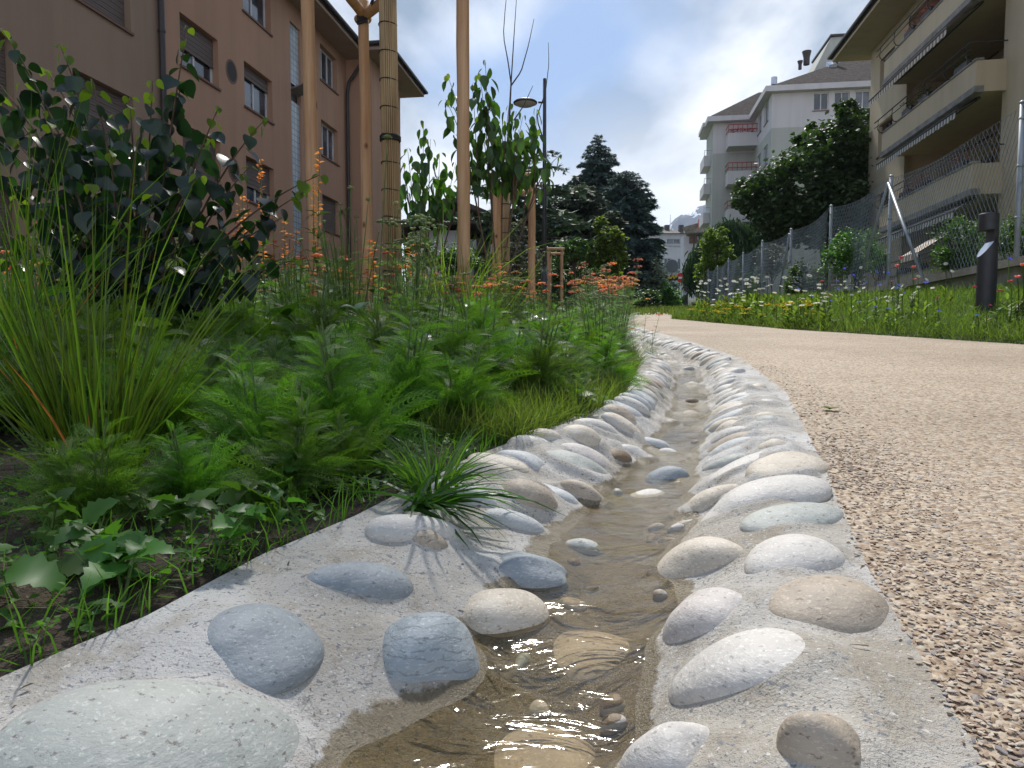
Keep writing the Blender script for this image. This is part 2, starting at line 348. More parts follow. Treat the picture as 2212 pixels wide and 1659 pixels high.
b1 = bump(t, None, noise(t, co, 45, 6, .7), .55, .012); bump(t, b, noise(t, co, 330, 3, .7), .75, .0035, b1); MT['mortar'] = m
def stonem(name, c1, c2, speck=None, band=False):
    m, t, b = mat_new(name); co = ncoord(t, (1, 1, 2.2)); oi = t.nodes.new('ShaderNodeObjectInfo')
    ad = t.nodes.new('ShaderNodeVectorMath'); t.links.new(co, ad.inputs[0]); t.links.new(oi.outputs['Random'], ad.inputs[1]); co = ad.outputs[0]
    col = ramp(t, noise(t, co, 16, 6, .6, .6), [(.3, c2), (.68, c1)])
    if band:
        w = t.nodes.new('ShaderNodeTexWave'); w.wave_type = 'RINGS'; w.inputs['Scale'].default_value = 16; w.inputs['Distortion'].default_value = 9; w.inputs['Detail'].default_value = 4; w.inputs['Detail Scale'].default_value = 1.4
        t.links.new(co, w.inputs[0]); col = mixc(t, ramp(t, w.outputs[0], [(.0, (.42, .42, .42)), (.10, (0, 0, 0))]), col, tuple(x*.35 for x in c2))
    sp = ramp(t, noise(t, co, 190, 3, .7), [(.55, (0, 0, 0)), (.72, (.8, .8, .8))]); col = mixc(t, sp, col, tuple(min(1, x*1.45) for x in c1))
    sp2 = ramp(t, noise(t, co, 110, 3, .65), [(.60, (0, 0, 0)), (.68, (.75, .75, .75))]); col = mixc(t, sp2, col, speck or tuple(x*.55 for x in c2))
    # dust from the mortar
    da = t.nodes.new('ShaderNodeAttribute'); da.attribute_name = 'dust'; am = t.nodes.new('ShaderNodeMath'); am.operation = 'MULTIPLY_ADD'; am.inputs[1].default_value = 1.1; t.links.new(noise(t, co, 30, 5, .7), am.inputs[0]); t.links.new(da.outputs['Fac'], am.inputs[2])
    gz = ramp(t, am.outputs[0], [(.90, (0, 0, 0)), (1.45, (.75, .75, .75))]); col = mixc(t, gz, col, (.56, .545, .53))
    t.links.new(col, b.inputs['Base Color']); b.inputs['Roughness'].default_value = .62; b.inputs['Specular IOR Level'].default_value = .35
    b1 = bump(t, None, noise(t, co, 22, 6, .6), .35, .01); bump(t, b, noise(t, co, 260, 3, .7), .4, .0018, b1); return m
ST = {'blue': stonem('blue_grey_stone', (.32, .345, .365), (.21, .24, .265)),
      'swirl': stonem('banded_blue_stone', (.39, .425, .445), (.27, .31, .335), band=True),
      'pale': stonem('pale_stone', (.60, .57, .53), (.48, .455, .43)),
      'mist': stonem('misty_grey_stone', (.52, .53, .53), (.41, .42, .43)),
      'cream': stonem('cream_stone', (.60, .54, .46), (.46, .40, .32), (.28, .2, .12)),
      'tan': stonem('tan_stone', (.45, .38, .30), (.32, .27, .22), (.14, .09, .06)),
      'grey': stonem('grey_green_stone', (.44, .45, .42), (.32, .34, .32), (.12, .09, .09)),
      'pink': stonem('pink_stone', (.58, .53, .49), (.47, .44, .42), (.3, .16, .12)),
      'brown': stonem('brown_wet_stone', (.24, .18, .12), (.14, .10, .06), (.08, .05, .03))}
# exposed aggregate
m, t, b = mat_new('exposed_aggregate'); co = ncoord(t)
nv = t.nodes.new('ShaderNodeVectorMath'); nv.operation = 'ADD'; dn = t.nodes.new('ShaderNodeTexNoise'); dn.inputs['Scale'].default_value = 120; t.links.new(co, dn.inputs[0])
sc2 = t.nodes.new('ShaderNodeVectorMath'); sc2.operation = 'SCALE'; sc2.inputs['Scale'].default_value = .008; t.links.new(dn.outputs['Color'], sc2.inputs[0]); t.links.new(co, nv.inputs[0]); t.links.new(sc2.outputs[0], nv.inputs[1])
v = t.nodes.new('ShaderNodeTexVoronoi'); v.inputs['Scale'].default_value = 120; t.links.new(nv.outputs[0], v.inputs[0])
sx = t.nodes.new('ShaderNodeSeparateColor'); t.links.new(v.outputs['Color'], sx.inputs[0])
cell = ramp(t, sx.outputs[0], [(0, (.27, .195, .14)), (.25, (.44, .345, .25)), (.55, (.54, .45, .35)), (.8, (.60, .53, .44)), (.93, (.38, .34, .31)), (1, (.2, .16, .13))])
edge = ramp(t, v.outputs['Distance'], [(.45, (1, 1, 1)), (.9, (.62, .55, .46))])
col = mixc(t, 1.0, cell, edge, 'MULTIPLY')
big = ramp(t, noise(t, co, .9, 7, .65), [(.35, (.74, .70, .65)), (.6, (.97, .94, .90))]); col = mixc(t, 1.0, col, big, 'MULTIPLY')
t.links.new(col, b.inputs['Base Color']); b.inputs['Roughness'].default_value = .8
inv = t.nodes.new('ShaderNodeMath'); inv.operation = 'SUBTRACT'; inv.inputs[0].default_value = 1; t.links.new(v.outputs['Distance'], inv.inputs[1])
bump(t, b, inv.outputs[0], .8, .004); MT['agg'] = m
m, t, b = mat_new('loose_chips'); g = t.nodes.new('ShaderNodeNewGeometry')
col = ramp(t, g.outputs['Random Per Island'], [(0, (.22, .14, .10)), (.2, (.35, .25, .18)), (.5, (.44, .35, .26)), (.75, (.52, .45, .36)), (.9, (.30, .27, .26)), (1, (.18, .13, .11))])
t.links.new(col, b.inputs['Base Color']); b.inputs['Roughness'].default_value = .75; MT['chips'] = m
# water: clear film, reflection by fresnel
m, t, b = mat_new('stream_water'); t.nodes.remove(b); co = ncoord(t, (.75, 1.9, 1))
tr = t.nodes.new('ShaderNodeBsdfTransparent'); tr.inputs[0].default_value = (.88, .83, .70, 1)
gl = t.nodes.new('ShaderNodeBsdfGlossy'); gl.inputs['Roughness'].default_value = .075; gl.inputs[0].default_value = (1, 1, 1, 1)
fr = t.nodes.new('ShaderNodeFresnel'); fr.inputs[0].default_value = 1.33
b1 = bump(t, None, noise(t, co, 8, 3, .5, 1.2), .24, .03); nb = bump(t, None, noise(t, co, 30, 3, .5, 1.0), .15, .010, b1)
t.links.new(nb, gl.inputs['Normal']); t.links.new(nb, fr.inputs['Normal'])
ms = t.nodes.new('ShaderNodeMixShader'); t.links.new(fr.outputs[0], ms.inputs[0]); t.links.new(tr.outputs[0], ms.inputs[1]); t.links.new(gl.outputs[0], ms.inputs[2])
t.links.new(ms.outputs[0], t.nodes['Material Output'].inputs['Surface']); MT['water'] = m
# leaves
LF = {'yarrow': leafm('yarrow_leaf', (.095, .185, .035), (1.7, 2.0, .6), .5, .3),
      'yarrow_bl': leafm('yarrow_leaf_bluish', (.13, .20, .09), (1.3, 1.7, .8), .5, .35),
      'shrub': leafm('shrub_leaf_dark', (.022, .042, .034), (1.8, 3.4, .5), .33, .5, tr=.28),
      'shrubnew': leafm('shrub_leaf_young', (.12, .20, .03), (1.6, 1.9, .5), .45, .3),
      'drake': leafm('drooping_leaf', (.042, .088, .024), (1.7, 2.4, .5), .45, .45, tr=.27),
      'grass': leafm('grass_blade', (.075, .145, .025), (1.6, 1.9, .5), .4, .35),
      'tuft': leafm('ornamental_grass_blade', (.085, .14, .022), (1.7, 1.9, .5), .4, .35, .45),
      'dry': leafm('dry_blade', (.42, .20, .07), (1.2, .9, .5), .6, .2),
      'verge': leafm('verge_grass', (.10, .155, .04), (1.5, 1.6, .6), .5, .25),
      'strapleaf': leafm('strap_leaf', (.03, .085, .02), (1.6, 2.2, .5), .35, .45),
      'weed': leafm('weed_leaf', (.07, .15, .035), (1.6, 2.0, .5), .45, .35),
      'sage': leafm('glossy_leaf', (.08, .13, .075), (1.3, 1.7, .7), .28, .6),
      'dark': leafm('dark_tree_leaf', (.062, .112, .042), (1.5, 2.2, .5), .45, .35, tr=.2),
      'mid': leafm('mid_green_leaf', (.06, .12, .03), (1.4, 1.9, .5), .5, .3, tr=.3),
      'lime': leafm('light_green_leaf', (.13, .19, .045), (1.4, 1.7, .5), .5, .3),
      'spruce': leafm('blue_conifer_needles', (.10, .15, .135), (1, 1.2, 1), .6, .25, tr=.1),
      'cedar': leafm('cedar_needles', (.085, .12, .08), (1, 1.2, .8), .6, .25, tr=.1),
      'weep': leafm('weeping_conifer_needles', (.045, .08, .03), (1, 1.4, .7), .6, .25, tr=.15),
      'olive': leafm('silver_leaf', (.20, .23, .17), (1, 1, .8), .5, .3, tr=.2),
      'orange': leafm('orange_flower', (.80, .33, .12), (1, .85, .6), .6, .2, .3),
      'yelloworange': leafm('faded_yarrow_flower', (.72, .50, .24), (1, .8, .5), .7, .2, .3),
      'salmon': leafm('salmon_flower', (.74, .37, .24), (1, .85, .7), .7, .2, .3),
      'bud': leafm('green_bud', (.24, .30, .17), (1, 1, .7), .7, .2, .3),
      'white': leafm('white_petal', (.78, .78, .74), (1, 1, 1), .6, .2, .1),
      'yellow': leafm('yellow_petal', (.75, .64, .04), (1, .9, .4), .6, .2, .15),
      'blue': leafm('cornflower_petal', (.16, .20, .72), (1, 1, 1), .6, .2, .2),
      'magenta': leafm('magenta_petal', (.42, .03, .20), (1, 1, 1), .6, .2, .2),
      'pink': leafm('coral_petal', (.70, .26, .24), (1, 1, 1), .6, .2, .2),
      'purple': leafm('purple_spike', (.10, .06, .25), (1, 1, 1), .6, .2, .2)}
# ------------------------------------------------------------------ ground, path, stone channel
LXY = ([-2, .3, .595, .706, .884, 1.044, 1.42, 2.0, 2.34, 3.64, 4.2, 6.5, 8, 11, 14, 19.6, 25, 32], [-.9, -.56, -.43, -.371, -.315, -.235, -.098, .188, .342, .63, .70, .84, .88, 1.05, 1.55, 3.0, 5.6, 9.5])
RXY = ([-2, .3, .498, .832, 1.42, 2.52, 4.09, 6.14, 7.8, 11, 14, 19.6, 25, 32], [.1, .27, .333, .425, .624, .976, 1.317, 1.497, 1.57, 1.76, 2.25, 3.7, 6.3, 10.2])
CXY = ([-2, .3, .61, .77, .98, 1.19, 1.44, 1.78, 2.15, 2.99, 4.2, 5.3, 8, 11, 14, 32], [-.4, -.12, -.012, .072, .137, .205, .276, .387, .50, .76, 1.04, 1.13, 1.22, 1.4, 1.9, 9.8])
XRY = ([-3, 0, 2, 4, 5.45, 8.6, 14, 19.6, 25, 32], [6.5, 5.4, 4.9, 4.3, 3.93, 3.33, 3.16, 4.56, 7.6, 12])
lxf = lambda y: I2(y, *LXY); rxf = lambda y: I2(y, *RXY); cxf = lambda y: I2(y, *CXY); xrf = lambda y: I2(y, *XRY)
FC = 4.2                       # the fence wall stands on this line of the house frame
def fencex(y): return (FC-y*NY)/NX
def zbase(y):
    y = np.asarray(y, float)
    return np.where(y < 45, SL*y, SL*45+SL*12*(1-np.exp(-(np.maximum(y, 45)-45)/12.0)))
def ground(x, y):
    x = np.asarray(x, float); y = np.asarray(y, float); z = zbase(y)
    xr = xrf(y); fx = fencex(y); w = np.maximum(fx-xr, .3)
    t_ = np.clip((x-xr)/w, 0, 1); z = z+np.where(x > xr, (.03+.42*t_**1.3)*np.clip((34-y)/8, 0, 1), 0)
    lx = lxf(y); tl = np.clip((lx-x)/1.2, 0, 1); z = z+np.where(x < lx, .03*tl*np.clip((30-y)/8, 0, 1), 0)
    beyond = np.clip((x-fx-.12)/.1, 0, 1)*np.clip((60-y)/20, 0, 1); zt = H+.78+np.maximum(0, y-13)*.05
    return z*(1-beyond)+beyond*np.maximum(z, zt)
ys = np.concatenate([np.linspace(-14, -1, 8), np.linspace(-.5, 12, 90), np.linspace(12.3, 45, 70), np.array([47, 50, 54, 60, 70, 85, 110, 150, 220, 350, 600, 1000, 2000, 3600])])
rows = []
for y in ys:
    lx, rx, xr, fx = float(lxf(y)), float(rxf(y)), float(xrf(y)), float(fencex(y))
    fx = max(fx, xr+.6)
    far = 400+max(y, 0)
    xs = [-far, -60-y, -30, -14, -9, -6.5]+list(np.linspace(min(lx-.1, -5) if lx > -4 else lx-1, lx-.12, 16))+[lx-.004, lx+.012, rx-.012, rx+.03, (rx+xr)/2, xr-.03, xr]+list(np.linspace(xr+.08, fx+.1, 9))+[fx+.24, fx+2, fx+6, fx+14, fx+40, far+200]
    xs = np.array(xs); z = ground(xs, y)
    z[23] -= .25 if y < 32 else 0; z[24] -= .25 if y < 32 else 0
    z[22] = ground(lx, y)-.004
    for k in (25, 26, 27): z[k] -= .012
    bumpy = (.012*np.sin(xs*9+y*7)+.01*np.sin(xs*23-y*17))*((xs < lx-.05) & (xs > -8))
    rows.append(np.stack([xs, np.full_like(xs, y), z+bumpy], 1))
G = np.array(rows); nr, ncl = G.shape[:2]
gi = np.arange(nr*ncl).reshape(nr, ncl)
a = A(); a.add(G.reshape(-1, 3), np.stack([gi[:-1, :-1], gi[:-1, 1:], gi[1:, 1:], gi[1:, :-1]], -1).reshape(-1, 4))
go = a.build('ground', [MT['soil'], MT['lawn']], smooth=True)
cen = np.repeat(np.arange(ncl-1)[None], nr-1, 0); ymid = np.repeat(((ys[:-1]+ys[1:])/2)[:, None], ncl-1, 1)
mi = np.where((cen < 24) & (ymid < 30) & (cen >= 4), 0, 1); go.data.polygons.foreach_set('material_index', mi.ravel().astype(np.int32)); go['kind'] = 'structure'

yp = np.concatenate([np.linspace(-3, 12, 150), np.linspace(12.2, 32, 60)]); V = []
for y in yp:
    for t_ in np.linspace(0, 1, 12):
        x0, x1 = rxf(y)-.002+.006*math.sin(y*40)*.3, xrf(y)+.03*math.sin(y*2.1)+.015*math.sin(y*7)
        V.append((x0+(x1-x0)*t_, y, float(zbase(y))+.003+.0+.012*math.sin(math.pi*t_)))
gi = np.arange(len(V)).reshape(len(yp), 12); a = A(); a.add(V, np.stack([gi[:-1, :-1], gi[:-1, 1:], gi[1:, 1:], gi[1:, :-1]], -1).reshape(-1, 4))
o = a.build('path', MT['agg'], smooth=True); o['kind'] = 'structure'

DEP = .088
def prof(x, y):
    lx, rx, cx = lxf(y), rxf(y), cxf(y)
    t_ = np.where(x < cx, (cx-x)/np.maximum(cx-lx-.035, .05), (x-cx)/np.maximum(rx-cx-.075, .05))
    t_ = np.clip(t_, 0, 1); return -DEP*(1+np.cos(np.pi*t_**1.05))/2
def steps(y):                  # little cascades in the channel floor
    return .010*np.sin((y*4.2+.7*np.sin(y*2.3))*1.5)
def surf0(x, y): return SL*y+prof(x, y)+steps(y)*np.clip(-prof(x, y)/DEP, 0, 1)
def hitsurf(px, py, extra=0):
    X = (px-CX)/FPX; Y = (CY-py)/FPX
    d = np.array([X, math.cos(TH)+Y*math.sin(TH), -math.sin(TH)+Y*math.cos(TH)]); d = d/d[1]
    t0 = .3
    for i in range(4000):
        p = np.array([0, 0, H])+d*t0
        if p[2] <= float(surf0(p[0], p[1]))+extra: break
        t0 += .004
    return p
# stones read off the photograph: long-axis ends in picture pixels, width ratio, rise, colour, label
NEAR = [
 (-30,1640, 690,1625, .52, .034, 'grey', 'large pitted grey-green boulder at the bottom left'),
 (435,1400, 695,1400, .92, .022, 'blue', 'flat grey stone sunk level with the mortar'),
 (652,1258, 893,1268, .46, .022, 'blue', 'dark blue-grey oblong stone'),
 (820,1392, 1050,1455, .80, .042, 'swirl', 'blue stone with curled bands, wet at its foot'),
 (990,1315, 1183,1345, .68, .032, 'cream', 'rounded cream stone at the water edge'),
 (1060,1225, 1240,1258, .62, .028, 'blue', 'speckled blue-white stone dipping in the water'),
 (795,1148, 1003,1172, .36, .024, 'pale', 'long pale stone under the grass'),
 (880,1172, 965,1190, .60, .020, 'tan', 'small tan knob of stone'),
 (1062,1072, 1205,1108, .66, .036, 'tan', 'tan and grey humped stone'),
 (1045,1112, 1180,1152, .36, .016, 'mist', None),
 (1150,985, 1325,1040, .50, .030, 'grey', None),
 (1208,1050, 1305,1092, .46, .028, 'tan', None),
 (1075,985, 1180,1018, .55, .018, 'mist', None),
 (1205,942, 1305,975, .64, .034, 'cream', None),
 (1305,985, 1365,998, .60, .026, 'brown', 'small round brown stone'),
 (1325,962, 1415,1002, .40, .022, 'pale', None),
 (1372,945, 1452,972, .42, .022, 'mist', None),
 (1245,918, 1345,948, .45, .020, 'pale', None),
 (1215,1172, 1305,1200, .50, .018, 'grey', None),
 (1195,1455, 1352,1380, .85, .013, 'tan', 'drowned pale stone in the shallow water'),
 (1010,1650, 1290,1625, .8, .013, 'tan', 'drowned grey stone under sparkling water'),
 (1360,1085, 1432,1068, .55, .020, 'pale', 'white stone breaking the water'),
 (1425,1375, 1640,1318, .80, .036, 'pink', 'white stone with a pink underside'),
 (1695,1345, 1868,1275, .74, .022, 'tan', 'tan egg-shaped stone beside the path'),
 (1455,1515, 1802,1435, .74, .030, 'pale', 'broad pale slab of stone'),
 (1335,1665, 1560,1640, .75, .032, 'pale', 'pale rounded stone at the bottom edge'),
 (1672,1655, 1872,1630, .62, .030, 'tan', 'tan stone with a grey rim at the bottom edge'),
 (1640,1242, 1795,1178, .60, .020, 'pale', None),
 (1428,1222, 1610,1195, .62, .026, 'cream', 'cream stone with a brown wet edge'),
 (1638,1160, 1780,1100, .52, .018, 'grey', 'grey and yellowish twisted stone'),
 (1512,1150, 1750,1055, .50, .032, 'pale', 'long white-grey stone like a loaf'),
 (1473,1112, 1622,1050, .46, .028, 'cream', 'long white stone with an orange spot'),
 (1490,1072, 1690,985, .32, .022, 'pale', None),
 (1640,1050, 1748,1002, .52, .030, 'cream', None),
]
stones = []  # center xyz, dir, half length, half width, half height, mat, label
for (ax, ay, bx, by, ra, hg, mk_, lb) in NEAR:
    p, q = hitsurf(ax, ay), hitsurf(bx, by); c = (p+q)/2; d = q-p; L = np.linalg.norm(d[:2])
    stones.append([c[0], c[1], float(surf0(c[0], c[1])), math.atan2(d[1], d[0]), L/2*1.05, L/2*ra*1.12, hg*1.0, mk_, lb, (d[2])/max(L, .01)])
mats_c = ['pale']*9+['cream']*5+['mist']*3+['grey']*2+['pink']*2+['tan']*2
def overlap(x, y, r):
    for s_ in stones:
        if (s_[0]-x)**2+(s_[1]-y)**2 < (r+.62*math.sqrt(s_[4]*s_[5]))**2: return True
    return False
for side in (1, -1):
    for lane in (0, 1):
        y = .55
        while y < 13.5:
            lx, rx, cx = float(lxf(y)), float(rxf(y)), float(cxf(y))
            x0 = cx+side*(.085 if lane == 0 else .215)+rng.uniform(-.015, .015); x1 = x0+side*rng.uniform(.10, .15)
            lim = rx-.07 if side > 0 else lx+.03
            if side > 0: x1 = min(x1, lim)
            else: x1 = max(x1, lim)
            Lh = abs(x1-x0)/2*1.02; wd = rng.uniform(.026, .042)
            slope_ang = math.atan((float(cxf(y+.1))-float(cxf(y-.1)))/.2)
            ang = (0 if side > 0 else math.pi)-slope_ang*.9+rng.normal(0, .16)-side*.12
            xc = (x0+x1)/2; yc = y+rng.uniform(-.01, .01)-(xc-cx)*math.tan(slope_ang)*.8
            if Lh > .035 and not overlap(xc, yc, Lh*.62 if y < 2 else .02) and yc > 1.18:
                stones.append([xc, yc, float(surf0(xc, yc)), ang, Lh, wd, rng.uniform(.015, .027), random.choice(mats_c), None, 0])
            y += wd*2+rng.uniform(.004, .018)+(.0 if y < 4 else .01)
for y in np.arange(1.6, 9, .33):   # stones standing in the bed of the stream
    if rng.random() < .75:
        xc = float(cxf(y))+rng.uniform(-.05, .05)
        if not overlap(xc, y, .035): stones.append([xc, y+rng.uniform(-.05, .05), float(surf0(xc, y)), rng.uniform(0, 3), rng.uniform(.03, .05), rng.uniform(.02, .035), .022, random.choice(['tan', 'grey', 'pale', 'brown']), None, 0])
for k in range(46):               # pebbles lying under the water
    y = rng.uniform(.55, 2.4); xc = float(cxf(y))+rng.uniform(-.09, .09)
    if not overlap(xc, y, .01): stones.append([xc, y, float(surf0(xc, y)), rng.uniform(0, 3), rng.uniform(.008, .022), rng.uniform(.007, .014), rng.uniform(.004, .009), random.choice(['tan', 'brown', 'grey', 'brown', 'pink']), None, 0])
S = np.array([s_[:7] for s_ in stones])
# mortar sheet, drawn up round every stone
rowsy = [.0]
while rowsy[-1] < 32: rowsy.append(rowsy[-1]+max(.0042, rowsy[-1]*.0052))
rowsy = np.array(rowsy)+.3; rowsy = rowsy[rowsy < 32]
rowsy = np.concatenate([np.linspace(-2, .28, 12), rowsy]); nx_ = 170
tt = np.linspace(0, 1, nx_)
XX = np.array([lxf(y)+(rxf(y)-lxf(y))*tt for y in rowsy]); YY = np.repeat(rowsy[:, None], nx_, 1)
ZZ = surf0(XX, YY)
lump = np.zeros_like(ZZ)
for k in range(14):
    fx_, fy_ = rng.uniform(-28, 28), rng.uniform(-28, 28); lump += np.sin(XX*fx_+YY*fy_+rng.uniform(0, 6))*.0016
ZZ += lump*np.clip(tt*(1-tt)*14, 0, 1)[None]
for s_ in S:
    m_ = (abs(YY[:, 0]-s_[1]) < s_[4]*2+.03)
    if not m_.any(): continue
    x, y = XX[m_]-s_[0], YY[m_]-s_[1]; c, sn = math.cos(s_[3]), math.sin(s_[3])
    u_, v_ = (x*c+y*sn)/s_[4], (-x*sn+y*c)/s_[5]; r_ = np.sqrt(u_*u_+v_*v_)
    sk = s_[6]*(.5 if s_[1] < 1.2 else .95); ed = np.sqrt(np.clip(r_-.80, 0, 9)**2)*min(s_[4]*.55, .03+s_[5]); ZZ[m_] = np.maximum(ZZ[m_], 0*ZZ[m_]-9)+sk*.62*np.exp(-(ed/.0125)**2)
EDG = np.clip(np.minimum(tt, 1-tt)*40, 0, 1)[None]; ZZ = ZZ*EDG+(SL*YY+.004)*(1-EDG)
WL = .021                      # film of water over the channel floor
def waterz(y): return SL*y-DEP+steps(y)+np.interp(y, [.5, 1.3, 2.5, 5], [.022, .014, .008, .006])
wet = np.clip(1.15-(ZZ-waterz(YY))/.017, 0, 1)*(np.abs(XX-np.array([cxf(y) for y in rowsy])[:, None]) < .26)
t_ch = thing('stone_channel', 'shallow white mortar channel set with rounded river cobbles, curving along the path', 'channel', (0, .5, 0))
P = np.stack([XX, YY, ZZ], -1); gi = np.arange(P.shape[0]*nx_).reshape(-1, nx_)
a = A(); a.add(P.reshape(-1, 3), np.stack([gi[:-1, :-1], gi[:-1, 1:], gi[1:, 1:], gi[1:, :-1]], -1).reshape(-1, 4))
# sides that go down into the ground
e = np.concatenate([P[:, :1], P[:, :1]-np.array([0, 0, .16])], 1); gi = np.arange(len(e)*2).reshape(-1, 2); a.add(e.reshape(-1, 3), np.stack([gi[:-1, 0], gi[1:, 0], gi[1:, 1], gi[:-1, 1]], -1))
e = np.concatenate([P[:, -1:], P[:, -1:]-np.array([0, 0, .16])], 1); a.add(e.reshape(-1, 3), np.stack([gi[:-1, 0], gi[:-1, 1], gi[1:, 1], gi[1:, 0]], -1))
wa = np.concatenate([wet.ravel(), np.zeros(len(e)*4)])
a.build('mortar_bed', MT['mortar'], t_ch, True, attr={'wet': wa})
# stone shapes
def ico(sub):
    import bmesh
    bm = bmesh.new(); bmesh.ops.create_icosphere(bm, subdivisions=sub, radius=1)
    V = np.array([v.co[:] for v in bm.verts]); F = np.array([[v.index for v in f.verts] for f in bm.faces]); bm.free(); return V, F
ICO5, ICO4, ICO3, ICO2, ICO1 = ico(5), ico(4), ico(3), ico(2), ico(1)
DU = []
rd = []
def stone_geo(s_, tpl):
    V, F = tpl; V = V.copy()
    pw = rng.uniform(.9, 1.0); V = np.sign(V)*np.abs(V)**pw*np.array([.96, 1.0, 1.0])
    n_ = np.zeros(len(V))
    for k in range(7):
        d = rng.normal(0, 1, 3)*rng.uniform(.8, 2.4); n_ += np.sin(V@d+rng.uniform(0, 6))*rng.uniform(.015, .05)
    V *= (1+n_)[:, None]
    V[:, 0] += .05*rng.normal()*V[:, 1]**2; V[:, 1] *= (1+.20*rng.uniform(-1, 1)*V[:, 0])
    sc_ = np.array([s_[4], s_[5], s_[6]*1.4])*np.array([1.06, 1.1, 1]); V = V*sc_; V[:, 2] += s_[6]-sc_[2]
    g = np.array([(float(surf0(s_[0]+math.cos(s_[3])*.02*q, s_[1]+math.sin(s_[3])*.02*q))) for q in (-1, 1)]); tilt = math.atan((g[1]-g[0])/.04)*.95
    c, sn = math.cos(s_[3]), math.sin(s_[3]); hgt_ = V[:, 2].copy(); e_ = .03
    gx_ = (float(surf0(s_[0]+e_, s_[1]))-float(surf0(s_[0]-e_, s_[1])))/(2*e_); gy_ = (float(surf0(s_[0], s_[1]+e_))-float(surf0(s_[0], s_[1]-e_)))/(2*e_)
    nn_ = np.array([-gx_, -gy_, 1.0]); nn_ /= np.linalg.norm(nn_); ax = np.array([c, sn, 0]); ax -= nn_*ax.dot(nn_); ax /= np.linalg.norm(ax); bx_ = np.cross(nn_, ax); PW = V[:, :1]*ax+V[:, 1:2]*bx_+V[:, 2:]*nn_
    DU.append(np.clip(1-(hgt_/max(s_[6], .008)-.05)/.5, 0, 1)); return PW+np.array([s_[0], s_[1], s_[2]]), F
order = sorted(range(len(stones)), key=lambda i: -(stones[i][4]/stones[i][1]))
rest = A()
for r_, i in enumerate(order):
    s_ = stones[i]
    tpl = ICO5 if r_ < 30 else (ICO4 if r_ < 60 else (ICO3 if r_ < 200 else ICO2))
    V, F = stone_geo(s_, tpl)
    if r_ < 99:
        a = A(); a.add(V, F); o = a.build('cobble', ST[s_[7]], t_ch, True, attr={'dust': DU[-1]*(0 if r_ < 40 else 1)})
        # keep texture space per stone: object at the stone's centre
        c = np.array([s_[0], s_[1], s_[2]])-ORG[t_ch.name]; o.data.transform(__import__('mathutils').Matrix.Translation(Vector(-c))); o.location = tuple(c)
        if s_[8]: o['label'] = s_[8]
    else: rd.append(DU[-1]); rest.add(V, F, ['pale', 'cream', 'mist', 'grey', 'pink', 'tan', 'brown', 'blue'].index(s_[7]))
o = rest.build('cobble_rows', [ST[k] for k in ('pale', 'cream', 'mist', 'grey', 'pink', 'tan', 'brown', 'blue')], t_ch, True, attr={'dust': np.concatenate(rd)}); o['kind'] = 'stuff'
# one loose wet stone lying in the stream
s_ = [0, 0, 0, .1, .052, .032, .03, 'blue', None, 0]; p = hitsurf(1442, 1022, .02); s_[0], s_[1] = p[0], p[1]; s_[2] = float(surf0(p[0], p[1]))+.008
V, F = stone_geo(s_, ICO4); a = A(); a.add(V, F); build_top(a, 'loose_stone', ST['blue'], (p[0], p[1], s_[2]), 'wet blue-white stone lying loose in the middle of the stream', 'stone', smooth=True)
# water
wy = rowsy[(rowsy > -1) & (rowsy < 14)]; tw = np.linspace(-1, 1, 40); V = []
for y in wy:
    hw = .21
    for t_ in tw:
        x = float(cxf(y))+t_*hw; z = float(waterz(y))+.0005*math.sin(x*40+y*33+math.sin(y*21))+.0006*math.sin(y*55+x*12+1.5*math.sin(x*31))
        V.append((x, y, z))
gi = np.arange(len(V)).reshape(len(wy), 40); a = A(); a.add(V, np.stack([gi[:-1, :-1], gi[:-1, 1:], gi[1:, 1:], gi[1:, :-1]], -1).reshape(-1, 4))
o = a.build('water', MT['water'], smooth=True); o['kind'] = 'structure'
# loose chips over the aggregate
def chips(n, y0, y1, smin, smax, name):
    V, F = ICO1; V = np.sign(V)*np.abs(V)**.8
    y = y0+(y1-y0)*rng.random(n)**1.6; x = rxf(y)-.014*rng.random(n)**4+(np.minimum(xrf(y), y*.75+.3)-rxf(y))*rng.random(n)
    s1 = rng.uniform(smin, smax*.92, n); s2 = s1*rng.uniform(.4, .8, n); s3 = s1*rng.uniform(.12, .26, n); an = rng.uniform(0, 6.3, n)
    VV = V[None]*np.stack([s1, s2, s3], 1)[:, None]*(1+rng.normal(0, .16, (n, len(V), 1)))
    tl = rng.normal(0, .25, n)[:, None]; VV[:, :, 2] += VV[:, :, 0]*tl
    c, s_ = np.cos(an)[:, None], np.sin(an)[:, None]
    X = VV[:, :, 0]*c-VV[:, :, 1]*s_+x[:, None]; Y = VV[:, :, 0]*s_+VV[:, :, 1]*c+y[:, None]; Z = VV[:, :, 2]+(SL*y+.0045+s3*.05)[:, None]
    a = A(); a.addN(np.stack([X, Y, Z], -1), F); return a
a = chips(11000, .42, 1.7, .0016, .0046, 'g'); a2 = chips(5000, 1.2, 3.6, .003, .006, 'g')
for V_, F_, M_ in zip(a2.V, a2.F, a2.M): a.add(V_, F_-0, M_) if False else None
a.add(a2.V[0], a2.F[0])
o = a.build('gravel', MT['chips']); tagit(o, 'small beige and brown stone chips of the path surface', 'gravel', kind='stuff')
# tiny stone and a sprout on the path
p = np.array([.56, .9, SL*.9+.006])
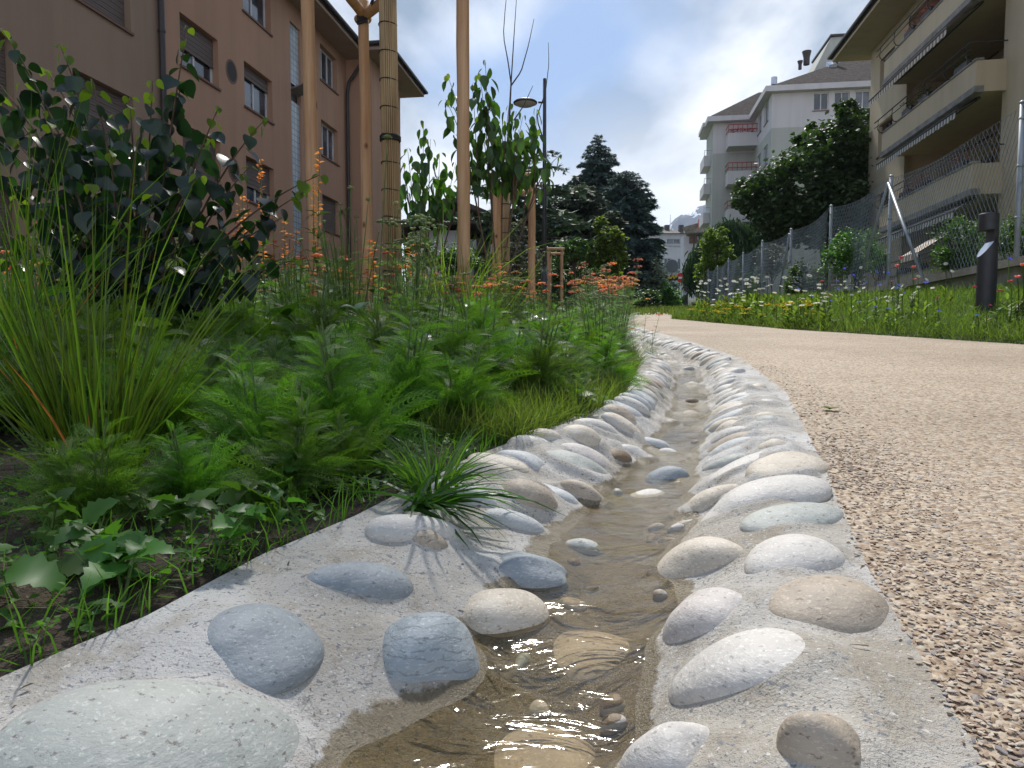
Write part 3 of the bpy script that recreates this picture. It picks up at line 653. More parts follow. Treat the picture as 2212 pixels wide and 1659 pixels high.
# ------------------------------------------------------------------ buildings
def wallcells(a, fn, us, vs, holes, dep, m=0, mrev=1):
    """wall in the plane fn(u,v,w) with openings; w = inward"""
    us = sorted(set([round(x, 4) for x in us]+[round(h[k], 4) for h in holes for k in (0, 1)])); vs = sorted(set([round(x, 4) for x in vs]+[round(h[k], 4) for h in holes for k in (2, 3)]))
    for i in range(len(us)-1):
        for j in range(len(vs)-1):
            uc, vc = (us[i]+us[i+1])/2, (vs[j]+vs[j+1])/2
            if any(h[0] < uc < h[1] and h[2] < vc < h[3] for h in holes): continue
            a.quad(fn(us[i], vs[j], 0), fn(us[i+1], vs[j], 0), fn(us[i+1], vs[j+1], 0), fn(us[i], vs[j+1], 0), m)
    for (u0, u1, v0, v1) in holes:
        for p, q in (((u0, v0), (u1, v0)), ((u1, v0), (u1, v1)), ((u1, v1), (u0, v1)), ((u0, v1), (u0, v0))):
            a.quad(fn(p[0], p[1], 0), fn(q[0], q[1], 0), fn(q[0], q[1], dep), fn(p[0], p[1], dep), mrev)
def pbox(a, fn, u0, u1, v0, v1, w0, w1, m=0):
    a.prism([fn(u, v, w) for w in (w0, w1) for u, v in ((u0, v0), (u1, v0), (u1, v1), (u0, v1))], m)
def window(fn, u0, u1, v0, v1, dep, parent, blind=0, panes=2, sill=True, fmat='winframe', bmat='blind', slabel=None):
    f = A(); w = .06
    pbox(f, fn, u0, u1, v0, v0+w, dep-.05, dep); pbox(f, fn, u0, u1, v1-w, v1, dep-.05, dep)
    for k in range(panes+1):
        uc = u0+(u1-u0)*k/panes; lo = uc-w/2 if 0 < k < panes else (u0 if k == 0 else u1-w); pbox(f, fn, lo, lo+w, v0+w, v1-w, dep-.05, dep)
    fo = f.build('window', MT[fmat], parent)
    g = A(); g.quad(fn(u0, v0, dep-.015), fn(u1, v0, dep-.015), fn(u1, v1, dep-.015), fn(u0, v1, dep-.015)); g.build('pane', MT['glass'], fo)
    if blind > 0:
        bl = A(); vb = v1-(v1-v0)*blind; n_ = max(3, int((v1-vb)/.06))
        for k in range(n_):
            z0 = vb+(v1-vb)*k/n_; z1 = vb+(v1-vb)*(k+1)/n_; pbox(bl, fn, u0+.01, u1-.01, z0+.004, z1-.004, dep-.085-.006*(k % 2), dep-.07)
        pbox(bl, fn, u0+.01, u1-.01, vb-.05, vb, dep-.1, dep-.06)
        bl.build('blind', MT[bmat], fo)
    if sill:
        s_ = A(); pbox(s_, fn, u0-.05, u1+.05, v0-.06, v0-.003, -.05, dep-.055); s_.build('sill', MT['winbrown'], fo)
    return fo
# --- terracotta block of flats on the left
C1 = -11.03; C2 = -9.95
bl = thing('apartment_building', 'terracotta apartment block with tiled overhanging roof, left of the planting', 'building', Fr(-15, 20, .5))
f1 = lambda u, v, w: Fr(C1-w, u, v)
tr2 = hitF(392, C1, 140)[1]; s2_ = K(140)*tr2; l2_ = K(25)*hitF(388, C1, 25)[1]; s1_ = K(46)*hitF(553, C1, 46)[1]; sh = s1_-s2_; print('rows', s2_, l2_, s1_)
ROW = [(H+s1_, H+s1_+l2_-s2_), (H+s2_, H+l2_), (H+s2_-sh, H+l2_-sh), (H+s2_-2*sh, H+l2_-2*sh)]
hl = lambda px, py: hitF(px, C1, py)[0]
cols = [(hl(28, 130)-1.8, hl(28, 130)), (hl(282, 30)-1.85, hl(282, 30)), (hl(390, 120), hl(472, 150)), (hl(528, 190), hl(588, 200)), (hl(692, 150), hl(728, 150)), (4.0, 5.8), (0.2, 2.0)]
DPY = hl(345, 200); WGY = hl(748, 200)
print('cols', cols, DPY, WGY)
EZ = H+K(192)*hitF(908, C2+.95, 192)[1]-.1; print('EZ', EZ)
holes = [(u0, u1, v0, v1) for (u0, u1) in cols for (v0, v1) in ROW]
gb = (hl(627, 120), hl(627, 120)+.8, H+2.0, H+K(45)*hitF(627, C1, 45)[1]); holes.append(gb)
a = A(); wallcells(a, f1, [-4, DPY], [-.2, EZ], [h for h in holes if h[1] <= DPY], .28, 2, 2)
wallcells(a, f1, [DPY, WGY], [-.2, EZ], [h for h in holes if h[0] > DPY], .28, 0, 0)
f2 = lambda u, v, w: Fr(u, WGY+w, v)
wallcells(a, f2, [C1, C2], [-.2, EZ], [], .1, 1, 1)
f3 = lambda u, v, w: Fr(C2-w, u, v)
wallcells(a, f3, [WGY, 32.4], [-.2, EZ], [], .1, 0, 0)
a.quad(Fr(C2, 32.4, -.2), Fr(-22, 32.4, -.2), Fr(-22, 32.4, EZ), Fr(C2, 32.4, EZ), 0)
a.quad(Fr(-22, -4, -.2), Fr(C1, -4, -.2), Fr(C1, -4, EZ), Fr(-22, -4, EZ), 2)
a.quad(Fr(-22, -4, -.2), Fr(-22, 32.4, -.2), Fr(-22, 32.4, EZ), Fr(-22, -4, EZ), 0)
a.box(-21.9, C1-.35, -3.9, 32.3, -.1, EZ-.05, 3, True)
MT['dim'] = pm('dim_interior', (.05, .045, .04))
a.build('wall', [MT['terracotta'], MT['terracotta'], MT['vignette_wall'], MT['dim']], bl)
blinds = {1: [0, .0, .55, .25, .0, 0, 0], 0: [1, 1, .4, .2, 0, 1, 1], 2: [1, 1, 1, .6, 1, 1, 1], 3: [1, 1, .6, .4, .0, 1, 1]}
for ri, (v0, v1) in enumerate(ROW):
    for ci, (u0, u1) in enumerate(cols):
        bb = blinds[ri][ci]
        if ri == 1 and ci == 1: bb = .95
        if ri == 0 and ci == 3: bb = 0
        window(f1, u0, u1, v0, v1, .24, bl, bb, 2 if ci != 4 else 3)
g = A(); pbox(g, f1, gb[0], gb[1], gb[2], H+8.3, .08, .2); pbox(g, f1, gb[0], gb[1], H+8.9, gb[3], .08, .2); g.build('glass_block_panel', MT['glassblock'], bl)
g = A(); pbox(g, f1, gb[0]+.02, gb[1]-.02, H+8.3, H+8.89, .15, .19); vo = g.build('stair_vent', MT['darkmetal'], bl)
g = A(); g.prism([f1(gb[0]+.05, H+8.60, .1), f1(gb[1], H+8.60, .1), f1(gb[1], H+8.80, -.5), f1(gb[0]+.05, H+8.80, -.5), f1(gb[0]+.05, H+8.64, .1), f1(gb[1], H+8.64, .1), f1(gb[1], H+8.84, -.5), f1(gb[0]+.05, H+8.84, -.5)]); g.build('open_flap', MT['shutter'], vo)
ROZ = H+K(155)*hitF(500, C1, 155)[1]; ROY = hl(500, 155)
for zc in (ROZ, ROZ-sh, ROZ+sh):  # round openings beside the windows
    g = A(); n_ = 24; ang = np.arange(n_)*2*math.pi/n_
    o1 = np.array([f1(ROY+.31*math.cos(q), zc+.34*math.sin(q), -.012) for q in ang]); o2 = np.array([f1(ROY+.25*math.cos(q), zc+.28*math.sin(q), -.012) for q in ang]); o3 = np.array([f1(ROY+.25*math.cos(q), zc+.28*math.sin(q), -.006) for q in ang])
    idx = np.arange(n_); nxt = (idx+1) % n_
    g.add(np.concatenate([o1, o2]), np.stack([idx, nxt, nxt+n_, idx+n_], 1)); g.add(np.concatenate([o2, o3]), np.stack([idx, nxt, nxt+n_, idx+n_], 1)); g.add(np.concatenate([o1, o1+np.array(Fr(-.02, 0, 0))]), np.stack([idx, nxt, nxt+n_, idx+n_], 1))
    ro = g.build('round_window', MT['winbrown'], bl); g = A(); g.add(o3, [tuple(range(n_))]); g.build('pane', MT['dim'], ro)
g = A()
for dz_ in (0,): 
    g.tube([Fr(C1+.1, DPY, -.1), Fr(C1+.1, DPY, EZ-.1)], .075, 10)
    for z in np.arange(1.2, 12, 2.2): g.tube([Fr(C1+.1, DPY, z), Fr(C1+.1, DPY, z+.06)], .09, 10)
g.build('drainpipe', MT['darkmetal'], bl)
g = A(); g.tube([Fr(C1+.12, WGY-.2, -.1), Fr(C1+.12, WGY-.2, EZ-1.4), Fr(C1+.2, WGY-.22, EZ-1.0), Fr(C1+.8, WGY-.3, EZ-.25), Fr(C1+.85, WGY-.35, EZ)], .07, 10); g.build('drainpipe', MT['darkmetal'], bl)
def roof_slab(parent, x0, x1, y0, y1, z, pitch, mats, name='roof', th=.18):
    """hip roof over a rectangle of the house frame, with soffit, fascia and gutter"""
    a = A(); w = min(abs(x1-x0), abs(y1-y0))/2; zr = z+th+w*pitch
    xc0, xc1, yc0, yc1 = x0+w, x1-w, y0+w, y1-w
    if abs(x1-x0) < abs(y1-y0): rid = [((x0+x1)/2, yc0), ((x0+x1)/2, yc1)]
    else: rid = [(xc0, (y0+y1)/2), (xc1, (y0+y1)/2)]
    a.box(x0+.05, x1-.05, y0+.05, y1-.05, z, z+.12, 1, True); a.box(x0, x1, y0, y1, z+.02+.1, z+th+.1, 2, True)
    c = [Fr(x0-.04, y0-.04, z+th+.104), Fr(x1+.04, y0-.04, z+th+.104), Fr(x1+.04, y1+.04, z+th+.104), Fr(x0-.04, y1+.04, z+th+.104)]; r = [Fr(rid[0][0], rid[0][1], zr), Fr(rid[1][0], rid[1][1], zr)]
    if abs(x1-x0) < abs(y1-y0): a.add(c+r, [(1, 2, 5, 4), (3, 0, 4, 5)]); a.add([c[0], c[1], r[0], c[2], c[3], r[1]], [(0, 1, 2), (3, 4, 5)])
    else: a.add(c+r, [(0, 1, 5, 4), (2, 3, 4, 5)]); a.add([c[1], c[2], r[1], c[3], c[0], r[0]], [(0, 1, 2), (3, 4, 5)])
    ro = a.build(name, mats, parent)
    g = A(); g.tube([Fr(x0-.07, y0-.07, z+th+.05), Fr(x1+.07, y0-.07, z+th+.05), Fr(x1+.07, y1+.07, z+th+.05), Fr(x0-.07, y1+.07, z+th+.05), Fr(x0-.07, y0-.07, z+th+.05)], .075, 8); g.build('gutter', MT['darkmetal'], ro); return ro
roof_slab(bl, -22.9, C1+.95, -5, 33.3, EZ, .42, [MT['tile'], MT['soffit'], MT['darkmetal']])
roof_slab(bl, -17, C2+.95, WGY-.85, 33.32, EZ+.01, .42, [MT['tile'], MT['soffit'], MT['darkmetal']])
# --- cream block on the right with balconies
CB, CW = 10.1, 10.9
cr = thing('apartment_building', 'cream apartment block with long balconies and striped awnings, behind the wire fence', 'building', Fr(14, 22, 1))
f4 = lambda u, v, w: Fr(CW+w, u, v)
Y0, Y1 = 21.0, 27.55
yA, _ = hitF(2165, CW, 200); yB, _ = hitF(1955, CW, 300); yE, _ = hitF(1878, CW, 280); yW0, _ = hitF(1928, CW, 260); yW1, _ = hitF(1898, CW, 260)
yb0, _ = hitF(2107, CB, 200); yb1, tb1 = hitF(1905, CB, 300)
FL = [H+K(py)*tb1-.07 for py in (504, 341, 186)]; FL = [FL[0]-2.75]+FL; print('FL', FL)
EZ2 = H+K(113)*hitF(1812, 9.5, 113)[1]
wh = [(yW0, yW1, z+.75, z+2.05) for z in FL]
rec = (yA, yB, FL[0]-.3, EZ2-.35)
sidew = [(12.5, 14.2, z+.75, z+2.1) for z in FL]+[(7, 8.6, z+.75, z+2.1) for z in FL]
a = A(); wallcells(a, f4, [-2, yE], [0, EZ2], wh+[rec]+sidew, .25, 0, 0)
a.quad(Fr(CW+1.9, yA, 0), Fr(CW+1.9, yB, 0), Fr(CW+1.9, yB, EZ2), Fr(CW+1.9, yA, EZ2)); 
a.quad(Fr(CW, yA, 0), Fr(CW+1.9, yA, 0), Fr(CW+1.9, yA, EZ2), Fr(CW, yA, EZ2)); a.quad(Fr(CW, yB, 0), Fr(CW+1.9, yB, 0), Fr(CW+1.9, yB, EZ2), Fr(CW, yB, EZ2))
a.quad(Fr(CW, yE, 0), Fr(CW+11, yE, 0), Fr(CW+11, yE, EZ2), Fr(CW, yE, EZ2)); a.quad(Fr(CW, -2, 0), Fr(CW+11, -2, 0), Fr(CW+11, -2, EZ2), Fr(CW, -2, EZ2))
a.build('wall', MT['cream'], cr)
for h in wh+sidew: window(f4, h[0], h[1], h[2], h[3], .2, cr, random.choice([0, .3, .9]) if h in sidew else 0, 2, fmat='winbrown')
f5 = lambda u, v, w: Fr(CW+1.9+w, u, v)
for z in FL:                                  # doors and shutters in the loggia
    window(f5, yA+.8, yA+3.2, z+.05, z+2.25, -.03, cr, .9 if z < H+2 else .35, 2, False, 'winbrown', 'shutter')
    window(f5, yA+4.2, yB-.6, z+.05, z+2.25, -.03, cr, .2, 2, False, 'winbrown', 'shutter')
for k, z in enumerate(FL):
    zb = z+.15; bal = A(); bal.box(CB, CB+.16, yb0, yb1, zb+.10, zb+.82, 0, True); bal.box(CB+.16, CW+1.9, yb0, yb1, zb-.05, zb+.12, 0, True)
    bal.box(CB+.16, CW, yb0, yb0+.16, zb+.12, zb+.82, 0, True); bal.box(CB+.16, CW, yb1-.16, yb1, zb+.12, zb+.82, 0, True)
    bo = bal.build('balcony', MT['cream'], cr)
    g = A(); g.box(CB-.05, CB+.2, yb0-.05, yb1+.05, zb-.08, zb+.0985, 0, True); g.box(CB-.03, CB+.19, yb0-.03, yb1+.03, zb+.822, zb+.88, 0, True); g.build('ledge', MT['concretewall'], bo)
    g = A(); g.tube([Fr(CB-.18, yb0, zb+1.33), Fr(CB-.18, yb1+.3, zb+1.33)], .022, 6); g.tube([Fr(CB-.18, yb0, zb+1.12), Fr(CB-.18, yb1+.3, zb+1.12)], .015, 6)
    for y in np.linspace(yb0+.2, yb1-.1, 6):
        g.tube([Fr(CB+.1, y, zb+.85), Fr(CB-.12, y, zb+.86), Fr(CB-.2, y, zb+.98), Fr(CB-.18, y, zb+1.33)], .018, 6)
    g.tube([Fr(CB-.18, yb0, zb+1.33), Fr(CW, yb0, zb+1.33)], .02, 6); g.build('railing', MT['darkmetal'], bo)
    fl = A()                                   # flower boxes
    for y in (yb0+.6, yb0+3.2, yb0+4.6):
        fl = A(); fl.box(CB+.0, CB+.2, y, y+.8, zb+.885, zb+1.06, 0, True); fo = fl.build('flower_box', MT['darkmetal'], bo)
    lv = A(); n_ = 260; bs = np.stack([U(CB-.1, CB+.3, n_), np.repeat([yb0+.6, yb0+3.2, yb0+4.6, yb0+3.3], n_//4)+U(0, .8, n_), U(zb+1.0, zb+1.3, n_)], 1)
    lv.addN(bendN(OVATE[0], FrA(bs), U(0, 6.3, n_), U(-.5, 1.2, n_), U(-1, 0, n_), U(.05, .1, n_), .07), OVATE[1]); lv.build('flowers', LF['pink' if k % 2 else 'mid'], fo)
    if k in (1, 2, 3, 0):
        z1 = zb-.12; aw = A(); n_ = 40; yy = np.linspace(yb0+.5, yb1-.4, n_)
        out = {3: .62, 2: .28, 1: .24, 0: .24}[k]; drp = {3: .62, 2: .30, 1: .30, 0: .3}[k]
        V = []
        for i, y in enumerate(yy):
            sc_ = .05*abs(math.sin(i*1.57)); V += [Fr(CB+.28, y, z1), Fr(CB-out, y, z1-drp), Fr(CB-out-.005, y, z1-drp-.17-sc_)]
        gi = np.arange(n_*3).reshape(n_, 3); aw.add(V, np.stack([gi[:-1, :-1], gi[1:, :-1], gi[1:, 1:], gi[:-1, 1:]], -1).reshape(-1, 4)); aw.build('awning', MT['awning' if k in (3,) else 'awning2'], cr)
        g = A(); g.tube([Fr(CB-out, yb0+.45, z1-drp), Fr(CB-out, yb1-.35, z1-drp)], .03, 8); g.tube([Fr(CB+.3, yb0+.45, z1+.03), Fr(CB+.3, yb1-.35, z1+.03)], .05, 8); g.build('awning_bar', MT['darkmetal'], cr)
# ground floor awning standing well out
aw = A(); V = []
ya, _ = hitF(1985, CB-.9); yb_, _ = hitF(1945, CB-.9)
for i, y in enumerate(np.linspace(ya, yb_, 12)): V += [Fr(CB+.1, y, H+3.45), Fr(CB-1.0, y, H+2.75), Fr(CB-1.01, y, H+2.55)]
gi = np.arange(36).reshape(12, 3); aw.add(V, np.stack([gi[:-1, :-1], gi[1:, :-1], gi[1:, 1:], gi[:-1, 1:]], -1).reshape(-1, 4)); aw.build('awning', MT['awning'], cr)
roof_slab(cr, 9.5, CW+12, -3, yE+1.0, EZ2, .4, [MT['tile'], MT['cream'], MT['darkmetal']])
# --- white building further along
wb = thing('apartment_building', 'tall white and grey-green apartment building with dark hip roof beyond the big tree', 'building', Fr(13, 56, 2.2))
Zc = H+K(187)*47.6-.3; Zt = H+K(270)*47.3
yn = 49.95; lxn = 10.07; lx7 = 7.1; yf = 56.0
def f6(u, v, w): return Fr(u, yn+w, v)
def f7(u, v, w): return Fr(lxn+w, u, v)
def f8(u, v, w): return Fr(u, yf+w, v)
def colF(px, yl, py=215):              # lx where the pixel column meets the plane ly=yl
    X = (px-CX)/FPX/(math.cos(TH)+(CY-py)/FPX*math.sin(TH)); t = yl/(UX*X+UY); return t*(NX*X+NY)
nearw = []
for (p0, p1) in ((1757, 1790), (1802, 1835), (1847, 1880), (1893, 1926)):
    for k in range(5):
        nearw.append((colF(p0, yn), colF(p1, yn), H+K(237)*47.4-2.85*k, H+K(199)*47.4-2.85*k))
sw = [(yy, yy+1.3, H+K(237)*47.4-.2-2.85*k, H+K(199)*47.4-2.85*k) for yy in (51.0, 53.3) for k in range(6)]
fw = [(colF(1583, yf), colF(1600, yf), H+14.0-2.95*k, H+16.1-2.95*k) for k in range(6)]
a = A()
for (fn, u0, u1, hs) in ((f6, lxn, 26, nearw), (f7, yn, yf, sw), (f8, lx7, lxn, [])):
    wallcells(a, fn, [u0, u1], [1.5, Zt], [h for h in hs if h[3] < Zt], .2, 1, 1); 
    wallcells(a, fn, [u0, u1], [Zt, Zc], [h for h in hs if h[2] > Zt], .2, 0, 0)
a.quad(Fr(lx7, yf, 1.5), Fr(lx7, yf+4, 1.5), Fr(lx7, yf+4, Zc), Fr(lx7, yf, Zc), 1); a.quad(Fr(26, yn, 1.5), Fr(26, 70, 1.5), Fr(26, 70, Zc), Fr(26, yn, Zc), 1); a.quad(Fr(lx7, yf+4, 1.5), Fr(26, 70, 1.5), Fr(26, 70, Zc), Fr(lx7, yf+4, Zc), 1)
a.box(lxn+.3, 25.9, yn+.3, 69, 1.6, Zc-.1, 0, True)
a.build('wall', [MT['white'], MT['greenwhite']], wb)
for h in nearw:
    if not h[2] < Zt < h[3]: window(f6, *h, .12, wb, 0, 2)
for h in sw:
    if not h[2] < Zt < h[3]: window(f7, *h, .12, wb, 0, 2)
cw = A()
for (x0, x1, y0, y1) in ((lxn-.5, 26.5, yn-.5, yn+.1), (lxn-.5, lxn+.05, yn+.1, yf-.6), (lx7-.5, lxn+.1, yf-.6, yf+.1), (lx7-.5, lx7+.1, yf+.1, yf+4.4)): cw.box(x0, x1, y0, y1, Zc-.02, Zc+.34, 0, True)
co_ = cw.build('cornice', MT['white'], wb)
rf = A()                      # two joined hip roofs
E0 = [(lxn-.3, yn-.3), (26.3, yn-.3), (26.3, 66), (lxn-.3, 66)]; zr0 = Zc+.35
for (x0, x1, y0, y1, hgt) in ((lxn-.3, 26.3, yn-.3, 66, 4.7),):
    w = min(x1-x0, y1-y0)/2; ym = (y0+y1)/2
    c = [Fr(x0, y0, zr0), Fr(x1, y0, zr0), Fr(x1, y1, zr0), Fr(x0, y1, zr0)]
    if x1-x0 > y1-y0: r = [Fr(x0+w, ym, zr0+hgt), Fr(x1-w*.6, ym, zr0+hgt)]; rf.add(c+r, [(0, 1, 5, 4), (2, 3, 4, 5)]); rf.add([c[1], c[2], r[1], c[3], c[0], r[0]], [(0, 1, 2), (3, 4, 5)])
    else: r = [Fr((x0+x1)/2, y0+w, zr0+hgt), Fr((x0+x1)/2, y1-w, zr0+hgt)]; rf.add(c+r, [(1, 2, 5, 4), (3, 0, 4, 5)]); rf.add([c[0], c[1], r[0], c[2], c[3], r[1]], [(0, 1, 2), (3, 4, 5)])
    rf.box(x0-.05, x1+.05, y0-.05, y1+.05, zr0-.04, zr0-.003, 0, True)
L_ = [Fr(lx7-.4, yf-.4, zr0), Fr(16.5, yf-.4, zr0), Fr(16.5, yf+5, zr0+3.4), Fr(lxn+1.2, yf+5, zr0+3.4), Fr(lx7-.4, yf+4.4, zr0), Fr(16.5, yf+10, zr0)]; rf.add(L_, [(0, 1, 2, 3), (3, 2, 5, 4)]); rf.add(L_, [(0, 3, 4)])
ro = rf.build('roof', MT['tile'], wb)
def roofpt(px, py, d): return W(px, py, d)
g = A(); p = roofpt(1742, 140, 53); g.tube([p, p+np.array([0, 0, .5])], .22, 10); g.tube([p+np.array([0, 0, .5]), p+np.array([0, 0, .95])], [.22, .33], 10); g.build('chimney', MT['darkmetal'], ro)
g = A(); p = roofpt(1728, 150, 53); g.tube([p, p+np.array([0, 0, .35])], .12, 10); g.tube([p+np.array([0, 0, .35]), p+np.array([0, 0, .6])], [.12, .2], 10); g.build('chimney', MT['darkmetal'], ro)
g = A(); p = roofpt(1672, 183, 50.2); g.tube([p, p+np.array([0, 0, .5])], .2, 10); g.build('chimney', MT['alu'], ro)
g = A(); p = roofpt(1807, 137, 52); g.tube([p, p+np.array([0, 0, .5])], .12, 8); g.tube([p+np.array([0, 0, .3]), p+np.array([0, 0, .7])], .2, 8); g.build('chimney', MT['darkmetal'], ro)
g = A(); p = roofpt(1790, 149, 51.6); q = roofpt(1807, 147, 51.6); e1 = q-p; up = np.array([0, .5, .38]); th = np.array([0, -.12, .25]); g.prism([p, p+e1, p+e1+up, p+up, p+th, p+e1+th, p+e1+up+th, p+up+th]); g.build('skylight', MT['alu'], ro)
lx_a = colF(1755, 60); lx_b = 24; pz0, pz1 = Zc+1.6, H+K(103)*58
g = A(); g.box(lx_a+1.2, lx_b, 59, 64, pz0, pz1, 0, True); g.prism([Fr(lx_a-1.6, 59, pz0), Fr(lx_a+1.2, 59, pz0), Fr(lx_a+1.2, 64, pz0), Fr(lx_a-1.6, 64, pz0), Fr(lx_a+1.0, 59, pz1-.02), Fr(lx_a+1.2, 59, pz1-.02), Fr(lx_a+1.2, 64, pz1-.02), Fr(lx_a+1.0, 64, pz1-.02)], 0); g.box(lx_a+.9, lx_b, 58.8, 64.2, pz1+.002, pz1+.15, 1, True); g.build('penthouse', [MT['greenwhite'], MT['darkmetal']], wb)
for k, pyb in enumerate((322, 402, 482)):     # corner balconies with red rails
    z0 = H+K(pyb)*54.2; x0, x1 = colF(1575, yf-1.3), lxn-.003
    g = A(); g.box(x0, x1, yf-1.4, yf-.003, z0-.15, z0+.12, 0, True); g.box(x0, x1, yf-1.4, yf-1.28, z0+.12, z0+.8, 0, True); g.box(x0, x0+.12, yf-1.28, yf-.003, z0+.12, z0+.8, 0, True); bo = g.build('balcony', MT['white'], wb)
    g = A()
    for zz_ in (z0+1.05, z0+1.4): g.tube([Fr(x0, yf-.1, zz_), Fr(x0, yf-1.35, zz_), Fr(x1, yf-1.35, zz_)], .035, 6)
    for x in np.linspace(x0, x1-.05, 7): g.tube([Fr(x, yf-1.35, z0+.8), Fr(x, yf-1.35, z0+1.4)], .025, 5)
    rl = g.build('railing', MT['red'], bo)
    if k == 0:
        n_ = 150; lv = A(); bs = np.stack([U(x0+.1, x1-.2, n_), U(yf-1.5, yf-1.2, n_), U(z0+.8, z0+1.1, n_)], 1); lv.addN(bendN(OVATE[0], FrA(bs), U(0, 6.3, n_), U(0, 1.2, n_), U(-1, 0, n_), .12, .13), OVATE[1]); lv.build('flowers', LF['redflower'] if 'redflower' in LF else MT['redflower'], bo)
for k, pyb in enumerate((372, 430, 490)):     # balconies on the far side, seen edge on
    z0 = H+K(pyb)*58; x0 = lx7-.5
    g = A(); g.box(x0, lx7-.003, yf+1.2, yf+3.8, z0-.1, z0+.7, 0, True); bo = g.build('balcony', MT['white'], wb)
    g = A(); g.tube([Fr(x0+.05, yf+1.25, z0+.7), Fr(x0+.05, yf+1.25, z0+1.1), Fr(lx7, yf+1.25, z0+1.1)], .03, 5); g.tube([Fr((x0+lx7)/2, yf+1.25, z0+.7), Fr((x0+lx7)/2, yf+1.25, z0+1.1)], .025, 5); g.build('railing', MT['alu'], bo)
g = A(); g.box(lx7-.65, lx7+.2, yf+1, yf+3.9, H+K(282)*57-.15, H+K(282)*57+.15, 0, True); g.build('canopy', MT['white'], wb)
# --- far white building with tiled roof
FD = 105.0
def f9(u, v, w): return (u, FD+w, v)
xw = lambda px, d=FD: (px-CX)/FPX*d
zw = lambda py, d=FD: H+K(py)*d
fb = thing('house_block', 'distant white town house with dormer windows in front of the snowy mountain', 'building', (xw(1450), FD+6, 2.9))
hs = []
for px in (1432, 1461, 1490): hs.append((xw(px), xw(px+14), zw(587), zw(558))); hs.append((xw(px), xw(px+14), zw(640), zw(605)))
for (p0, p1) in ((1437, 1466), (1496, 1502), (1508, 1515)): hs.append((xw(p0), xw(p1), zw(526), zw(516)))
hs.append((xw(1400), xw(1418), zw(526), zw(514)))
hs.append((xw(1405), xw(1418), zw(640), zw(605)))
a = A(); wallcells(a, f9, [xw(1385), xw(1640)], [1.5, zw(505)], hs, .3, 0, 0); a.box(xw(1385)+.1, xw(1640)-.1, FD+.4, FD+14, 1.5, zw(505)-.05, 0); a.build('wall', MT['farwhite'], fb)
for h in hs: window(f9, *h, .2, fb, 0, 2, fmat='winframe')
for px in (1432, 1461, 1490):
    g = A(); 
    for zz_ in np.linspace(zw(597), zw(588), 4): g.box(xw(px)-.15, xw(px+14)+.15, FD-.2, FD-.15, zz_, zz_+.06)
    for xx in np.linspace(xw(px)-.15, xw(px+14)+.1, 6): g.box(xx, xx+.05, FD-.145, FD-.1, zw(597), zw(587))
    g.build('window_railing', MT['darkmetal'], fb)
g = A(); g.box(xw(1385), xw(1640), FD-.25, FD-.003, zw(531), zw(529.5)); g.build('band', MT['farwhite'], fb)
g = A(); x0, x1 = xw(1380), xw(1645); zr = zw(484); g.add([(x0, FD-.6, zw(505)), (x1, FD-.6, zw(505)), (x1, FD+14, zw(505)), (x0, FD+14, zw(505)), (xw(1432), FD+6, zr+.4), (xw(1620), FD+6, zr-1.2)], [(0, 1, 5, 4), (2, 3, 4, 5)]); g.add([(x0, FD-.6, zw(505)), (xw(1432), FD+6, zr+.4), (x0, FD+14, zw(505)), (x1, FD-.6, zw(505)), (x1, FD+14, zw(505)), (xw(1620), FD+6, zr-1.2)], [(0, 1, 2), (3, 4, 5)])
ro = g.build('roof', pm('far_roof', (.12, .105, .10), (.09, .08, .075), 1), fb)
for px in (1412, 1438, 1468):
    g = A(); x = xw(px, FD+5); g.box(x-.35, x+.35, FD+5, FD+5.8, zw(500), zw(478)+.3); g.build('chimney', MT['darkmetal'], ro)
g = A(); x = xw(1444, FD+6); g.tube([(x, FD+6, zw(486)), (x, FD+6, zw(448))], .05, 5); g.build('antenna', MT['alu'], ro)
# --- grey flat roof house in front of it
KD = 80.0
kb = thing('house_block', 'grey building with a wide flat overhanging roof, left of the tall white building', 'building', (xw(1530, KD)+3, KD+5, 2.8))
a = A(); a.box(xw(1480, KD), xw(1640, KD), KD+1.5, KD+3, 1.6, zw(505, KD)-.05); a.build('wall', MT['farwhite'], kb)
a = A(); p = [W(1477, 503, KD-.5), W(1524, 470, KD-14), W(1600, 470, KD-14), W(1640, 503, KD)]; p = [np.array(q) for q in p]
z0 = zw(503, KD); g = A()
g.prism([(xw(1476, KD), KD, z0), (xw(1650, KD), KD-2, z0), (xw(1650, KD), KD+3.4, z0), (xw(1476, KD)+1, KD+3.4, z0), (xw(1476, KD)-.4, KD-.4, z0+.55), (xw(1650, KD), KD-2.4, z0+3.0), (xw(1650, KD), KD+3.4, z0+3.0), (xw(1476, KD)+1, KD+3.4, z0+.55)], 0); g.build('roof', MT['concretewall'], kb)
g = A(); g.box(xw(1492, KD), xw(1508, KD), KD+1.3, KD+1.49, zw(522, KD), z0-.02); g.build('window', MT['winbrown'], kb)
for px in (1498, 1510): g = A(); g.tube([(xw(px, KD), KD+.6, zw(560, KD)), (xw(px, KD), KD+.6, z0)], .1, 6); g.build('drainpipe', MT['darkmetal'], kb)
g = A(); g.box(xw(1519, KD-5), xw(1545, KD-5), KD-6, KD-2, z0+.2, zw(463, KD-5)); g.build('chimney', MT['red'], kb)
